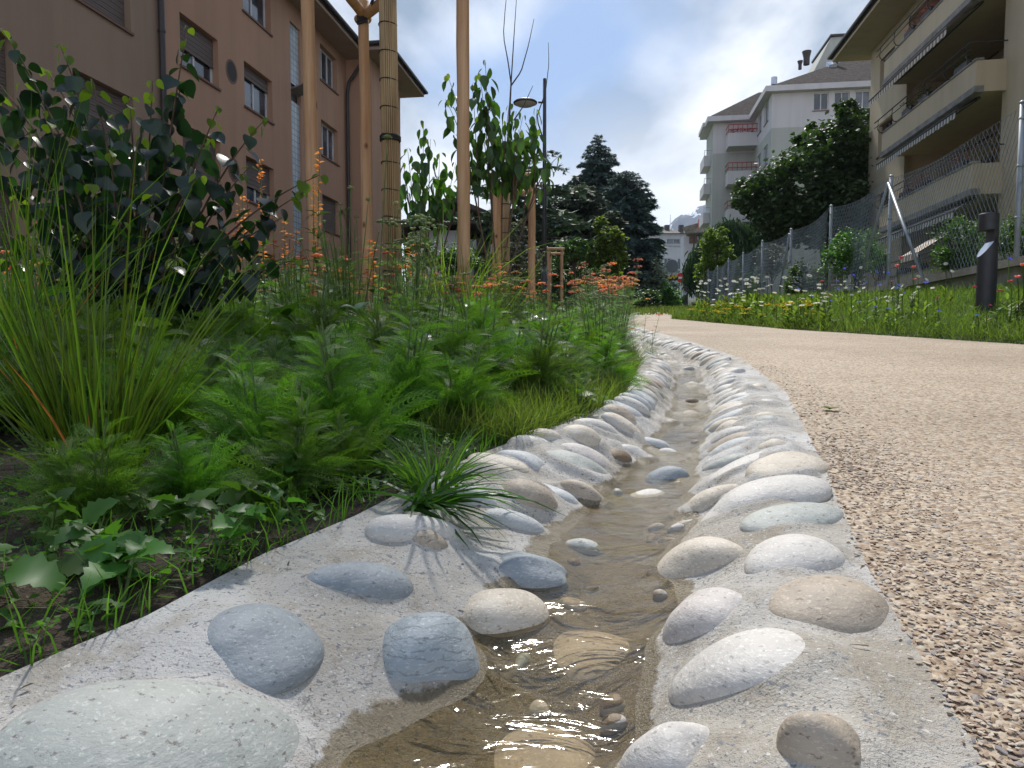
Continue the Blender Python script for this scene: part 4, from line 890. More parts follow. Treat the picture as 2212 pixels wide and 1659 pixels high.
# low modern pavilion with glazed front
PD = 70.0
pv = thing('pavilion', 'low pale blue glazed building behind the far conifer', 'building', (xw(1400, PD), PD+3, 3))
a = A(); a.box(xw(1360, PD), xw(1462, PD), PD, PD+8, 1.5, zw(586, PD)); a.build('wall', pm('pale_blue_cladding', (.45, .53, .60), rough=.6), pv)
for (p0, p1) in ((1362, 1378), (1380, 1396), (1398, 1420)): g = A(); g.box(xw(p0, PD), xw(p1, PD), PD-.08, PD-.003, zw(638, PD), zw(618, PD)); g.build('window', MT['glass'], pv)
g = A(); g.box(xw(1355, PD), xw(1465, PD), PD-.6, PD+8.4, zw(586, PD)+.003, zw(582, PD)); g.build('roof', MT['farwhite'], pv)
# --- white garage and dark timber house seen under the cedar
GD = 24.0
gh = thing('shed', 'low white shed with a dark sloping roof behind the leafy shrubs', 'shed', (xw(940, GD), GD+3, 1.4))
a = A(); a.box(xw(905, GD), xw(1010, GD), GD, GD+4, .9, zw(498, GD)); a.build('wall', MT['farwhite'], gh)
a = A(); a.prism([(xw(878, GD), GD-.5, zw(496, GD)), (xw(1030, GD), GD-.5, zw(488, GD)), (xw(1030, GD), GD+4.5, zw(470, GD)), (xw(878, GD), GD+4.5, zw(478, GD)), (xw(878, GD), GD-.5, zw(490, GD)), (xw(1030, GD), GD-.5, zw(482, GD)), (xw(1030, GD), GD+4.5, zw(464, GD)), (xw(878, GD), GD+4.5, zw(472, GD))]); a.build('roof', MT['tile'], gh)
HD = 44.0
ch = thing('chalet', 'dark timber chalet with a steep grey roof beneath the cedar branches', 'house', (xw(960, HD), HD+4, 2.6))
dk = pm('dark_timber', (.06, .045, .038), (.035, .028, .024), 5, .8, sc=(.3, .3, 3))
a = A(); a.box(xw(880, HD), xw(1120, HD), HD, HD+9, 1.5, zw(505, HD)); a.build('wall', dk, ch)
a = A(); x0, x1, xm = xw(862, HD), xw(1150, HD), xw(985, HD); zt = zw(443, HD); ze = zw(512, HD)
a.prism([(x0, HD-1, ze), (xm, HD-1, zt), (xm, HD+10, zt), (x0, HD+10, ze), (x0, HD-1, ze+.3), (xm, HD-1, zt+.3), (xm, HD+10, zt+.3), (x0, HD+10, ze+.3)]); a.prism([(x1, HD-1, ze), (xm, HD-1, zt), (xm, HD+10, zt), (x1, HD+10, ze), (x1, HD-1, ze+.3), (xm, HD-1, zt+.3), (xm, HD+10, zt+.3), (x1, HD+10, ze+.3)])
a.add([(x0+1.2, HD-.02, ze+.2), (x1-1.2, HD-.02, ze+.2), (xm, HD-.02, zt-.1)], [(0, 1, 2)]); ro = a.build('roof', MT['tile'], ch)
for (p0, p1, q0, q1) in ((905, 925, 520, 545), (950, 975, 518, 545), (1005, 1030, 518, 545), (1060, 1085, 518, 545)): g = A(); g.box(xw(p0, HD), xw(p1, HD), HD-.05, HD-.003, zw(q1, HD), zw(q0, HD)); g.build('window', MT['glass'], ch)
# --- mountain
mr_ = []; MD = 2600.0
ridge = [(1250, 560), (1330, 520), (1400, 540), (1425, 512), (1440, 490), (1452, 476), (1465, 468), (1480, 465), (1495, 458), (1508, 444), (1518, 441), (1530, 436), (1560, 415), (1600, 430), (1680, 470), (1800, 540), (1950, 600)]
rx_ = np.array([p[0] for p in ridge]); ry_ = np.array([p[1] for p in ridge]); n1_, n2_ = 180, 50
pxs = np.linspace(1250, 1950, n1_); tr_ = rng.normal(0, 1, 60); V = []
for j in range(n2_):
    s = j/(n2_-1)
    for i, px in enumerate(pxs):
        top = K(np.interp(px, rx_, ry_)-13)*MD; x = (px-CX)/FPX*MD; z = top*(1-abs(s*2-1)**.9) if s > .5 else top*(s*2)**.85
        rg = sum(math.sin(x*.012*(k+1)+tr_[k]*6+s*5*(1+k*.4))*26/(k+1) for k in range(7))*math.sin(math.pi*min(s, 1-s)*1.0)*.5+14*abs(math.sin(x*.045+s*9))-9*abs(math.sin(x*.11+2+s*4))-4
        V.append((x+(s-.5)*120, MD-500+s*1000+rg*2, max(-20, z+rg*.5*(abs(s-.5) > .03)-10)))
gi = np.arange(n1_*n2_).reshape(n2_, n1_); a = A(); a.add(V, np.stack([gi[:-1, :-1], gi[:-1, 1:], gi[1:, 1:], gi[1:, :-1]], -1).reshape(-1, 4))
m, t, b = mat_new('rock_and_snow'); co = ncoord(t); col = ramp(t, noise(t, co, .012, 8, .6), [(.35, (.045, .055, .07)), (.65, (.10, .11, .13))])
sn = ramp(t, noise(t, ncoord(t, (1.2, 1, .5)), .014, 5, .55, .6), [(.585, (0, 0, 0)), (.60, (1, 1, 1))]); t.links.new(mixc(t, sn, col, (.8, .82, .86)), b.inputs['Base Color']); b.inputs['Roughness'].default_value = .9
o = a.build('mountain', m, smooth=True); o['kind'] = 'structure'
# ------------------------------------------------------------------ fence, bollards, lamp, signs
def gz(x, y): return float(ground(x, y))
def fencept(t_): # point on fence line at world depth t_
    return np.array([(FC-t_*NY)/NX, t_])
wl = thing('fence_wall', 'low weathered concrete retaining wall under the wire fence', 'wall', (*fencept(10), .3))
t0s, t1s = 3.0, 40.0
a = A(); lseg = np.linspace(t0s, t1s, 20)
for i in range(19):
    p, q = lseg[i], lseg[i+1]
    def F4(t_, off): x, y = fencept(t_); return x+off*NX, y+off*NY
    zt = lambda t_: H+.80+max(0, t_-13)*.05
    P8 = []
    for zsel in (0, 1):
        for (tt_, off) in ((p, 0), (p, .24), (q, .24), (q, 0)):
            x, y = F4(tt_, off); P8.append((x, y, (SL*tt_-.2) if zsel == 0 else zt(tt_)))
    a.prism(P8, 0)
a.build('wall_body', MT['concretewall'], wl)
a = A()
for (p, q) in ((4, 10.7), (10.75, 14.5), (14.55, 22), (22.05, 40)):
    P8 = []
    for dz_ in (0.003, .09):
        for (tt_, off) in ((p, -.05), (p, .28), (q, .28), (q, -.05)):
            x, y = F4(tt_, off); P8.append((x, y, H+.80+max(0, tt_-13)*.05+dz_))
    a.prism(P8, 0)
a.build('coping', MT['concretewall'], wl)
fe = thing('chain_link_fence', 'galvanised chain link fence with slanted braces along the low wall', 'fence', (*fencept(10), H+.8))
PT = [7.8, 11.45, 14.6, 17.9, 21.4, 24.6, 27.8, 30.8, 33.9, 38.7]; ZT = [2.56, 2.62, 2.75, 2.80, 3.0, 3.05, 3.22, 3.25, 3.44, 3.5]
PT = [4.6]+PT; ZT = [2.5]+ZT
for t_, z in zip(PT, ZT):
    x, y = fencept(t_); x += .1*NX; y += .1*NY
    g = A(); zb = SL*t_+.2 if t_ != 1 else 0
    g.tube([(x, y, H+.3+max(0, t_-13)*.05), (x, y, H+z)], .030, 10); g.tube([(x, y, H+z), (x, y, H+z+.015), (x, y, H+z+.03)], [.036, .034, .015], 10)
    for zz_ in (.15, .65, 1.2): g.tube([(x, y, H+z-zz_), (x, y, H+z-zz_-.025)], .036, 10)
    g.build('post', MT['galv'], fe, True)
for (tp, tq) in ((11.45, 12.9), (11.45, 10.0), (17.9, 19.0)):
    zt_ = np.interp(tp, PT, ZT)-.1; x, y = fencept(tp); x1, y1 = fencept(tq); g = A()
    g.tube([(x+.06*NX, y+.06*NY, H+zt_), (x1+.06*NX, y1+.06*NY, H+.82+max(0, tq-13)*.05)], .025, 8); g.build('brace', MT['galv'], fe, True)
def wire(a, p, q, w):
    p, q = np.array(p), np.array(q); d = q-p; n = np.cross(d, (NX, NY, 0)); n /= np.linalg.norm(n); m_ = np.array((NX, NY, 0))*w*.5
    a.add([p-n*w/2, q-n*w/2, q+n*w/2, p+n*w/2], [(0, 1, 2, 3)]); a.add([p-m_, q-m_, q+m_, p+m_], [(0, 1, 2, 3)])
for i in range(len(PT)-1):
    ta, tb = PT[i], PT[i+1]; za, zb = ZT[i]-.04, ZT[i+1]-.04; g = A()
    step = .085 if ta < 16 else (.12 if ta < 28 else .16); ww = .0056 if ta < 16 else .007
    ba = .9-H+H+max(0, ta-13)*.05
    nst = int((tb-ta)/step); Hh = 1.72
    def pt(t_, f, sag=0):
        x, y = fencept(t_); u_ = (t_-ta)/(tb-ta); top = H+za+(zb-za)*u_-.10*math.sin(math.pi*u_); bot = H+.9+max(0, t_-13)*.05
        off = .05*math.sin(t_*2.3+f*3)*.5
        return (x+(.07+off)*NX, y+(.07+off)*NY, bot+(top-bot)*f)
    per = 1.72/.085*.5*step
    for k in range(-int(1.0/step)-1, nst+2):
        for sg in (1, -1):
            t_s = ta+k*step if sg > 0 else tb-k*step
            prev = None
            for f in np.linspace(0, 1, 7):
                tcur = t_s+sg*f*1.0; 
                if ta <= tcur <= tb:
                    c_ = pt(tcur, f)
                    if prev is not None: wire(g, prev, c_, ww)
                    prev = c_
                else: prev = None
    for f in (0.0, .5, 1.0):
        us = np.linspace(ta, tb, 10); pts = [pt(u_, f) for u_ in us]
        for j in range(9): wire(g, pts[j], pts[j+1], .005)
    g.build('wire_mesh', MT['galv'], fe)
# bollard lights
def bollard():
    r = .082; t_ = thing('bollard_light', 'dark bollard light with slanted metal reflector at the right edge of the path', 'bollard', (0, 0, 0), 'bollard lights by the path')
    n = 32; ang = np.arange(n)*2*math.pi/n; lo = np.stack([r*np.cos(ang), r*np.sin(ang), np.full(n, -.25)], 1)
    cut = np.stack([r*np.cos(ang), r*np.sin(ang), .71+.115*np.cos(ang)/1.0], 1)
    a = A(); idx = np.arange(n); nx2 = (idx+1) % n; a.add(np.concatenate([lo, cut]), np.stack([idx, nx2, nx2+n, idx+n], 1)); 
    half = [i for i in range(n) if math.cos(ang[i]) > .15]; half = sorted(half, key=lambda i: math.sin(ang[i])); V = []
    for i in half: V += [(r*math.cos(ang[i]), r*math.sin(ang[i]), .70), (r*math.cos(ang[i]), r*math.sin(ang[i]), .84)]
    gi2 = np.arange(len(V)).reshape(-1, 2); a.add(V, np.stack([gi2[:-1, 0], gi2[1:, 0], gi2[1:, 1], gi2[:-1, 1]], 1)); a.quad(V[0], V[-2], V[-1], V[1])
    a.build('body', MT['anthracite'], t_)
    a = A(); a.add(cut-np.array([0, 0, .001]), [tuple(range(n))]); a.build('reflector', MT['alu'], t_)
    a = A(); prof_ = [(0, .838), (r*.995, .838), (r+.001, .84), (r+.001, .985), (r-.006, .995), (0, .998)]
    V = [(p[0]*math.cos(q), p[0]*math.sin(q), p[1]) for p in prof_ for q in ang]; gi2 = np.arange(len(V)).reshape(-1, n); a.add(V, np.concatenate([np.stack([gi2[k], np.roll(gi2[k], -1), np.roll(gi2[k+1], -1), gi2[k+1]], 1) for k in range(len(prof_)-1)]))
    a.build('lamp_head', MT['anthracite'], t_, False); return t_
bo = bollard(); p = W(2128, 680, 6.8); place(bo, (p[0], p[1], p[2]-.06), R(-8), 1.02, first=True)
p = W(1482, 664, 34); b2 = place(bo, (p[0], p[1], p[2]-.05), R(20), 1.05, 'distant dark bollard light where the path bends out of sight')
# street lamp
LD = 18.0; x0 = (1175-CX)/FPX*LD; zt = H+K(170)*LD
lm = thing('street_lamp', 'tall slim grey street lamp with one flat round head, behind the staked tree', 'street lamp', (x0, LD, gz(x0, LD)))
a = A(); a.tube([(x0, LD, gz(x0, LD)-.3), (x0, LD, zt-2.5), (x0, LD, zt)], [.068, .05, .042], 12); a.tube([(x0, LD, gz(x0, LD)-.05), (x0, LD, gz(x0, LD)+1.2)], .075, 12); a.build('pole', MT['anthracite'], lm, True)
za_ = H+K(221)*LD; x1 = (1134-CX)/FPX*LD
a = A(); a.tube([(x0, LD, za_), (x1+.32, LD, za_)], .028, 8); a.build('arm', MT['anthracite'], lm)
a = A(); n = 32; ang = np.arange(n)*2*math.pi/n; prof_ = [(0, .06), (.14, .055), (.26, .03), (.30, -.005), (.295, -.03), (.27, -.04)]
def lathe(a, c, prof_, m=0):
    V = [(c[0]+p[0]*math.cos(q), c[1]+p[0]*math.sin(q), c[2]+p[1]) for p in prof_ for q in ang]; gi2 = np.arange(len(V)).reshape(-1, n); a.add(V, np.concatenate([np.stack([gi2[k], np.roll(gi2[k], -1), np.roll(gi2[k+1], -1), gi2[k+1]], 1) for k in range(len(prof_)-1)]), m)
lathe(a, (x1, LD, za_+.0), prof_); lh = a.build('lamp_head', MT['anthracite'], lm, True)
a = A(); lathe(a, (x1, LD, za_), [(.27, -.038), (.2, -.075), (0, -.085)]); a.build('glass_cover', pm('lamp_glass', (.5, .5, .48), rough=.3), lh, True)
# traffic signs
SD = 60.0
def disc(a, c, r, nn=28, m=0, th=.03):
    q = np.arange(nn)*2*math.pi/nn; V = [(c[0]+r*math.cos(k), c[1], c[2]+r*math.sin(k)) for k in q]; V2 = [(v[0], v[1]+th, v[2]) for v in V]; i = np.arange(nn); j = (i+1) % nn
    a.add(V+V2, np.stack([i, j, j+nn, i+nn], 1), m); a.add(V, [tuple(range(nn))], m); a.add(V2, [tuple(range(nn-1, -1, -1))], m)
sx_ = lambda px: (px-CX)/FPX*SD; sz_ = lambda py: H+K(py)*SD
s1 = thing('road_sign', 'red round no entry sign with a white bar above a small white plate', 'road sign', (sx_(1469), SD, gz(sx_(1469), SD)))
a = A(); a.tube([(sx_(1471), SD+.12, gz(sx_(1469), SD)), (sx_(1471), SD+.12, sz_(592))], .045, 8); a.build('post', MT['galv'], s1)
a = A(); disc(a, (sx_(1469), SD, sz_(600)), .46, m=1); disc(a, (sx_(1469), SD-.012, sz_(600)), .42, m=0, th=.01); a.box(sx_(1469)-.33, sx_(1469)+.33, SD-.03, SD-.014, sz_(600)-.085, sz_(600)+.085, 1); a.build('sign_disc', [MT['signred'], MT['signwhite']], s1)
a = A(); a.box(sx_(1469)-.42, sx_(1469)+.42, SD, SD+.02, sz_(618)-.12, sz_(618)+.16); a.build('sign_plate', MT['signwhite'], s1)
SD = 52.0
s2 = thing('road_sign', 'back of a grey round sign over black and yellow lamp shields', 'road sign', (sx_(1449), SD, gz(sx_(1449), SD)))
a = A(); a.tube([(sx_(1449.5), SD+.1, gz(sx_(1449), SD)), (sx_(1449.5), SD+.1, sz_(565))], .05, 8); a.build('post', MT['galv'], s2)
a = A(); disc(a, (sx_(1449), SD, sz_(575)), .50, m=1); disc(a, (sx_(1449), SD-.012, sz_(575)), .45, m=0, th=.01); a.build('sign_disc', [MT['signback'], MT['galv']], s2)
a = A()
for k, px in enumerate((1441, 1449, 1456)):
    c = (sx_(px), SD-.05+.001*k, sz_(600+ (3 if k == 0 else 0))); disc(a, c, .22, 20, 0, .12); disc(a, (c[0]+.05, c[1]-.02, c[2]+.12), .11, 12, 1, .015); disc(a, (c[0]-.08, c[1]-.022, c[2]-.02), .07, 12, 1, .012)
a.build('warning_lamps', [MT['strap'], MT['yellow']], s2)
s3 = thing('road_sign', 'small blue and white street sign seen through the fence', 'road sign', W(1718, 600, 26))
p = W(1765, 640, 24); p = W(1718, 640, 26); a = A(); a.tube([(p[0], 26, p[2]-.6), (p[0], 26, p[2]+1.0)], .035, 8); a.build('post', MT['galv'], s3)
p = W(1765, 600, 26); q = W(1718, 601, 26); a = A(); a.box(q[0]-.14, q[0]+.14, 25.93, 25.96, q[2]-.25, q[2]+.2, 0); a.box(q[0]-.09, q[0]+.09, 25.915, 25.928, q[2]-.18, q[2]+.05, 1); a.build('sign_plate', [MT['signblue'], MT['signwhite']], s3)
# parked white car, mostly behind bushes
def car(loc, rz, label):
    t_ = thing('parked_car', label, 'car', (0, 0, 0)); a = A(); w = .86
    side = [(-2.1, .35), (-2.1, .75), (-1.95, .92), (-1.35, 1.0), (-.75, 1.42), (.75, 1.45), (1.35, 1.02), (2.0, .9), (2.12, .6), (2.1, .35)]
    V = [(x, -w*(.86 if z > 1.1 else 1), z) for x, z in side]+[(x, w*(.86 if z > 1.1 else 1), z) for x, z in side]; k = len(side); i = np.arange(k); j = (i+1) % k
    a.add(V, np.stack([i, j, j+k, i+k], 1)); a.add(V[:k], [tuple(range(k))]); a.add(V[k:], [tuple(range(k-1, -1, -1))])
    b_ = a.build('body', pm('white_car_paint', (.7, .7, .7), rough=.25, spec=.6), t_)
    for sy in (-1, 1):
        a = A(); y = sy*(w*.93+.02); a.add([(-1.15, y, 1.02), (1.1, y, 1.04), (.68, y*.93, 1.38), (-.68, y*.93, 1.36)], [(0, 1, 2, 3)]); a.build('side_window', MT['glass'], b_)
    a = A(); a.add([(-1.36, -.7, 1.03), (-1.36, .7, 1.03), (-.8, .62, 1.40), (-.8, -.62, 1.40)], [(0, 1, 2, 3)]); a.build('rear_window', MT['glass'], b_)
    for sx2 in (-1.3, 1.3):
        for sy in (-1, 1): a = A(); a.tube([(sx2, sy*(w-.18), .32), (sx2, sy*(w+.02), .32)], .32, 20); wo = a.build('wheel', MT['strap'], t_); a = A(); a.tube([(sx2, sy*(w+.021), .32), (sx2, sy*(w+.03), .32)], .18, 12); a.build('rim', MT['alu'], wo)
    place(t_, loc, rz, 1, first=True); return t_
p = W(1444, 640, 62); car((p[0]+1.0, 62, gz(p[0], 62)-.05), R(10), 'white parked car half hidden by bushes below the no entry sign')

# ------------------------------------------------------------------ staked trees
def roundpole(p, q, r, name, parent, mat='wood', smooth=True):
    a = A(); P = np.linspace(p, q, 12); w = rng.normal(0, r*.04, (12, 3)); w[0] = w[-1] = 0
    a.tube(P+w, r*(1+rng.normal(0, .02, 12)), 16); return a.build(name, MT[mat], parent, smooth)
def stake_frame(corners, ztop, r, bars, label, zover=.06):
    c = np.mean([[p[0], p[1]] for p in corners], 0); t_ = thing('stake_frame', label, 'tree stake', (c[0], c[1], gz(*c)), 'wooden stake frames round young trees')
    for p in corners: roundpole((p[0], p[1], gz(p[0], p[1])-.2), (p[0]+p[2], p[1], ztop+p[3]), r, 'stake', t_)
    for (i, j, dz) in bars:
        p, q = corners[i], corners[j]; a_, b_ = np.array([p[0]+p[2], p[1], ztop-dz]), np.array([q[0]+q[2], q[1], ztop-dz]); d = (b_-a_)/np.linalg.norm(b_-a_)
        roundpole(a_-d*.08, b_+d*.08, r*.92, 'crossbar', t_)
    return t_
xa = lambda px, d: (px-CX)/FPX*d
D1 = 4.6; Db = 5.6
cs = [(xa(688, D1), D1, -.04, .08), (xa(1003, D1), D1, 0, .06), (xa(797, Db), Db, -.01, 0)]
ZT1 = H+K(3)*Db
sf = stake_frame(cs, ZT1, .041, [(2, 0, .10), (2, 1, .11), (0, 1, .0)], 'tall frame of three peeled stakes and crossbars round the wrapped tree, nearest')
# wrapped young tree in the frame
TD = 5.1; tx = xa(851, TD); zt = ZT1+.5
ty = thing('young_tree', 'young tree with its trunk wrapped in a reed mat, inside the nearest stake frame', 'tree', (tx, TD, gz(tx, TD)))
a = A(); a.tube([(tx, TD, gz(tx, TD)-.1), (tx-.02, TD, 1.5), (tx-.04, TD, 3.2), (tx-.02, TD, 4.6)], [.05, .045, .04, .02], 12)
for k in range(14):
    z = 3.3+k*.11; an = k*2.4; a.tube([(tx, TD, z), (tx+.5*math.cos(an), TD+.5*math.sin(an), z+.35), (tx+.9*math.cos(an), TD+.9*math.sin(an), z+.5)], [.016, .01, .004], 6)
a.build('trunk', MT['bark'], ty, True)
def reed_wrap(x, y, z0, z1, r, n, lean=0):
    g = A()
    for k in range(n):
        q = 2*math.pi*k/n; rr_ = r+rng.normal(0, .0015); zj = rng.uniform(-.03, .03)
        g.tube([(x+rr_*math.cos(q), y+rr_*math.sin(q), z0), (x+rr_*math.cos(q)+lean*(z1-z0)*.5, y+rr_*math.sin(q), (z0+z1)/2), (x+rr_*math.cos(q)+lean*(z1-z0), y+rr_*math.sin(q), z1+zj)], math.pi*r/n*.93, 6)
    return g
wr = reed_wrap(tx, TD, gz(tx, TD), zt-.1, .056, 26, -.008).build('reed_mat', MT['bamboo'], ty, True)
for z in np.arange(.25, zt-.2, .19):
    g = A(); q = np.linspace(0, 2*math.pi, 21); g.tube(np.stack([tx-.008*(z)+.0635*np.cos(q), TD+.0635*np.sin(q), np.full(21, z)+.004*np.sin(q*2)], 1), .0035, 5, caps=False)
    g.build('binding_wire', MT['strap'], wr)
g = A(); z = H+K(300)*TD; q = np.linspace(0, 2*math.pi, 21); 
for dz in (-.012, 0, .012): g.tube(np.stack([tx-.01+.067*np.cos(q), TD+.067*np.sin(q), np.full(21, z+dz)], 1), .009, 6, caps=False)
g.build('black_tie', MT['strap'], wr)
lv = A(); n_ = 1500; cen_ = []
for k in range(14):
    z = 3.3+k*.11; an = k*2.4
    for s in (.35, .6, .85, 1.0): cen_.append((tx+.9*s*math.cos(an), TD+.9*s*math.sin(an), z+.5*s))
cen_ = np.array(cen_); bs = cen_[rng.integers(0, len(cen_), n_)]+rng.normal(0, .13, (n_, 3)); bs[:, 2] = np.maximum(bs[:, 2], 3.25)
lv.addN(bendN(OVATE[0], bs, U(0, 6.3, n_), U(-.6, .8, n_), U(-1.2, 0, n_), U(.06, .1, n_), .08), OVATE[1]); lv.build('crown', LF['mid'], ty)
def strap(pts, w, parent, name='strap'):
    g = A(); P = np.array(pts, float)
    for i in range(len(P)-1):
        g.prism([P[i]+(0, -.004, -w/2), P[i+1]+(0, -.004, -w/2), P[i+1]+(0, .004, -w/2), P[i]+(0, .004, -w/2), P[i]+(0, -.004, w/2), P[i+1]+(0, -.004, w/2), P[i+1]+(0, .004, w/2), P[i]+(0, .004, w/2)])
    return g.build(name, MT['strap'], parent)
strap([(cs[2][0]-.05, Db-.05, ZT1-.15), (cs[2][0]+.03, Db-.06, ZT1-.12), (tx-.06, TD+.05, ZT1-.03), (tx+.02, TD-.07, ZT1+.05)], .05, sf)
strap([(cs[2][0]-.05, Db-.045, ZT1-.17), (cs[2][0]+.03, Db-.055, ZT1-.15), (cs[2][0]+.02, Db+.05, ZT1-.14)], .05, sf)
# second frame with its wrapped trunk and drooping-leaved crown
D2 = 10.6
cs2 = [(xa(1070, D2), D2, 0, .0), (xa(1150, D2), D2, 0, 0), (xa(1078, D2+1.2), D2+1.2, 0, .0), (xa(1146, D2+1.2), D2+1.2, 0, 0)]
ZT2 = H+K(384)*D2
sf2 = stake_frame(cs2, ZT2, .042, [(0, 1, -.04), (2, 3, -.04), (0, 2, -.02), (1, 3, -.02)], 'second stake frame of peeled posts with black straps, behind the leafy sapling')
tx2 = xa(1092, D2+.5); y2 = D2+.5
ty2 = thing('young_tree', 'slim young tree wrapped in reed mat inside the second stake frame', 'tree', (tx2, y2, gz(tx2, y2)))
a = A(); zt2 = H+K(180)*y2
a.tube([(tx2, y2, .3), (tx2, y2, 2.6), (xa(1098, y2), y2, H+K(300)*y2), (xa(1104, y2), y2, zt2)], [.045, .035, .022, .012], 10)
for pl in ([(1104, 180), (1098, 140), (1088, 90), (1092, 40), (1098, -10)], [(1104, 180), (1108, 120), (1112, 60), (1117, -10)], [(1104, 185), (1125, 160), (1140, 110), (1151, 60)], [(1172, 300), (1158, 250), (1178, 190), (1186, 120), (1185, 68)], [(1110, 260), (1130, 225), (1151, 175)]):
    P = [(xa(px, y2), y2+.1*i*(1 if pl[0][0] > 1105 else -1), H+K(py)*y2) for i, (px, py) in enumerate(pl)]; tt_ = np.linspace(0, 1, 12); Pi = np.stack([np.interp(tt_, np.linspace(0, 1, len(P)), [p[k] for p in P]) for k in range(3)], 1)
    a.tube(Pi, np.linspace(.012, .004, 12), 6)
a.build('trunk', MT['bark'], ty2, True)
wr = reed_wrap(tx2, y2, gz(tx2, y2), ZT2-.02, .062, 22).build('reed_mat', MT['bamboo'], ty2, True)
for z in np.arange(.9, ZT2-.1, .22):
    g = A(); q = np.linspace(0, 2*math.pi, 17); g.tube(np.stack([tx2+.069*np.cos(q), y2+.069*np.sin(q), np.full(17, z)], 1), .006, 5, caps=False); g.build('binding_wire', MT['strap'], wr)
strap([(cs2[0][0]+.03, D2-.04, ZT2-.02), (tx2, y2-.07, ZT2-.08), (cs2[1][0], D2-.04, ZT2-.06)], .05, sf2); strap([(cs2[0][0], D2+.05, ZT2-.1), (tx2+.02, y2-.07, ZT2-.16), (cs2[1][0], D2+1.1, ZT2-.1)], .05, sf2)
D3 = 22.0; cs3 = [(xa(1184, D3), D3, 0, 0), (xa(1213, D3), D3, 0, 0), (xa(1188, D3+1.2), D3+1.2, 0, 0), (xa(1212, D3+1.2), D3+1.2, 0, 0)]
stake_frame(cs3, H+K(541)*D3, .045, [(0, 1, -.05), (2, 3, -.05), (0, 2, -.02), (1, 3, -.02)], 'third small stake frame beyond the street lamp')
D4 = 33.0; cs4 = [(xa(1312, D4), D4, 0, 0), (xa(1330, D4), D4, 0, 0), (xa(1314, D4+1), D4+1, 0, 0), (xa(1331, D4+1), D4+1, 0, 0)]
stake_frame(cs4, H+K(598)*D4, .05, [(0, 1, -.05), (2, 3, -.05)], 'farthest stake frame, only its top log showing over the flowers')

# ------------------------------------------------------------------ shrubs drawn from branch tips
def bez(p0, p1, p2, n=10):
    t_ = np.linspace(0, 1, n)[:, None]; return (1-t_)**2*np.array(p0)+2*t_*(1-t_)*np.array(p1)+t_**2*np.array(p2)
def shrub(name, label, cat, base, tips, depth, leaf, lmat, lsz, gap, droop, spread=.35, start=.3, smat='twig', rst=.007, newmat=None, group=None, bend=.12, zmin=-9, mains=0):
    b0 = np.array(base, float); t_ = thing(name, label, cat, b0, group); st = A(); LB = []; 
    nm_ = mains or 0; TP = np.array([W(px, py, depth+dd) for px, py, dd in tips])
    if nm_:
        od = np.argsort(TP[:, 0]); grp = np.array_split(od, nm_); MN = {}
        for g_ in grp:
            ctr = TP[g_].mean(0); top_ = b0+(ctr-b0)*.82; Pm = bez(b0+rng.normal(0, .04, 3)*(1, 1, 0), (b0+top_)/2+np.array([0, 0, .12]), top_, 12); st.tube(Pm, np.linspace(rst, rst*.45, 12), 6)
            for i_ in g_: MN[int(i_)] = Pm[rng.integers(6, 11)]
    bb0 = b0
    for ti_, (px, py, dd) in enumerate(tips):
        if nm_: b0 = MN[ti_]
        tip = W(px, py, depth+dd); mid = b0*.45+tip*.55+np.array([rng.normal(0, .03), rng.normal(0, .05), np.linalg.norm(tip-b0)*bend]); 
        mid[0] = b0[0]*.62+tip[0]*.38
        P = bez(b0+rng.normal(0, .02, 3)*(1, 1, 0)*(0 if nm_ else 1), mid, tip, 16); Ln = np.linalg.norm(np.diff(P, axis=0), axis=1).sum(); st.tube(P, np.linspace(rst*(.5 if nm_ else 1), .0018, 16), 6)
        k = int(Ln*(1-start)/gap)
        for q in range(k+1):
            f = start+(1-start)*q/max(k, 1); i = min(14, int(f*15)); fr_ = f*15-i; pt_ = P[i]*(1-fr_)+P[i+1]*fr_; d = P[i+1]-P[i]; az = math.atan2(d[1], d[0])+(math.pi/2 if q % 2 else 0)
            if pt_[2] < zmin+rng.normal(0, .06): continue
            for sg in (-1, 1): LB.append((pt_, az+sg*math.pi/2+rng.normal(0, .4), lsz*rng.uniform(.7, 1.15)*(1-.55*max(0, f-.8)/.2), f))
    st.build('stems', MT[smat], t_, True)
    for nm, sel in (('leaves', [l for l in LB if l[3] < .93 or newmat is None]), ('young_leaves', [l for l in LB if l[3] >= .93 and newmat is not None])):
        if not sel: continue
        n_ = len(sel); bs = np.array([l[0] for l in sel]); az = np.array([l[1] for l in sel]); L = np.array([l[2] for l in sel])
        pet = np.stack([np.cos(az), np.sin(az), np.full(n_, -.1)], 1)*L[:, None]*.35
        lf = A(); e0 = U(-.9, .3, n_) if droop > .5 else U(-.3, .7, n_)
        lf.addN(bendN(leaf[0], bs+pet, az+rng.normal(0, .3, n_), e0-droop*.6, e0-droop, L, L, rng.normal(0, .6, n_)), leaf[1])
        n3 = min(n_, 99999); 
        lf.build(nm, LF[lmat if nm == 'leaves' else newmat], t_, True)
    return t_
BS = np.array([xa(300, 2.8), 2.8, gz(xa(300, 2.8), 2.8)])
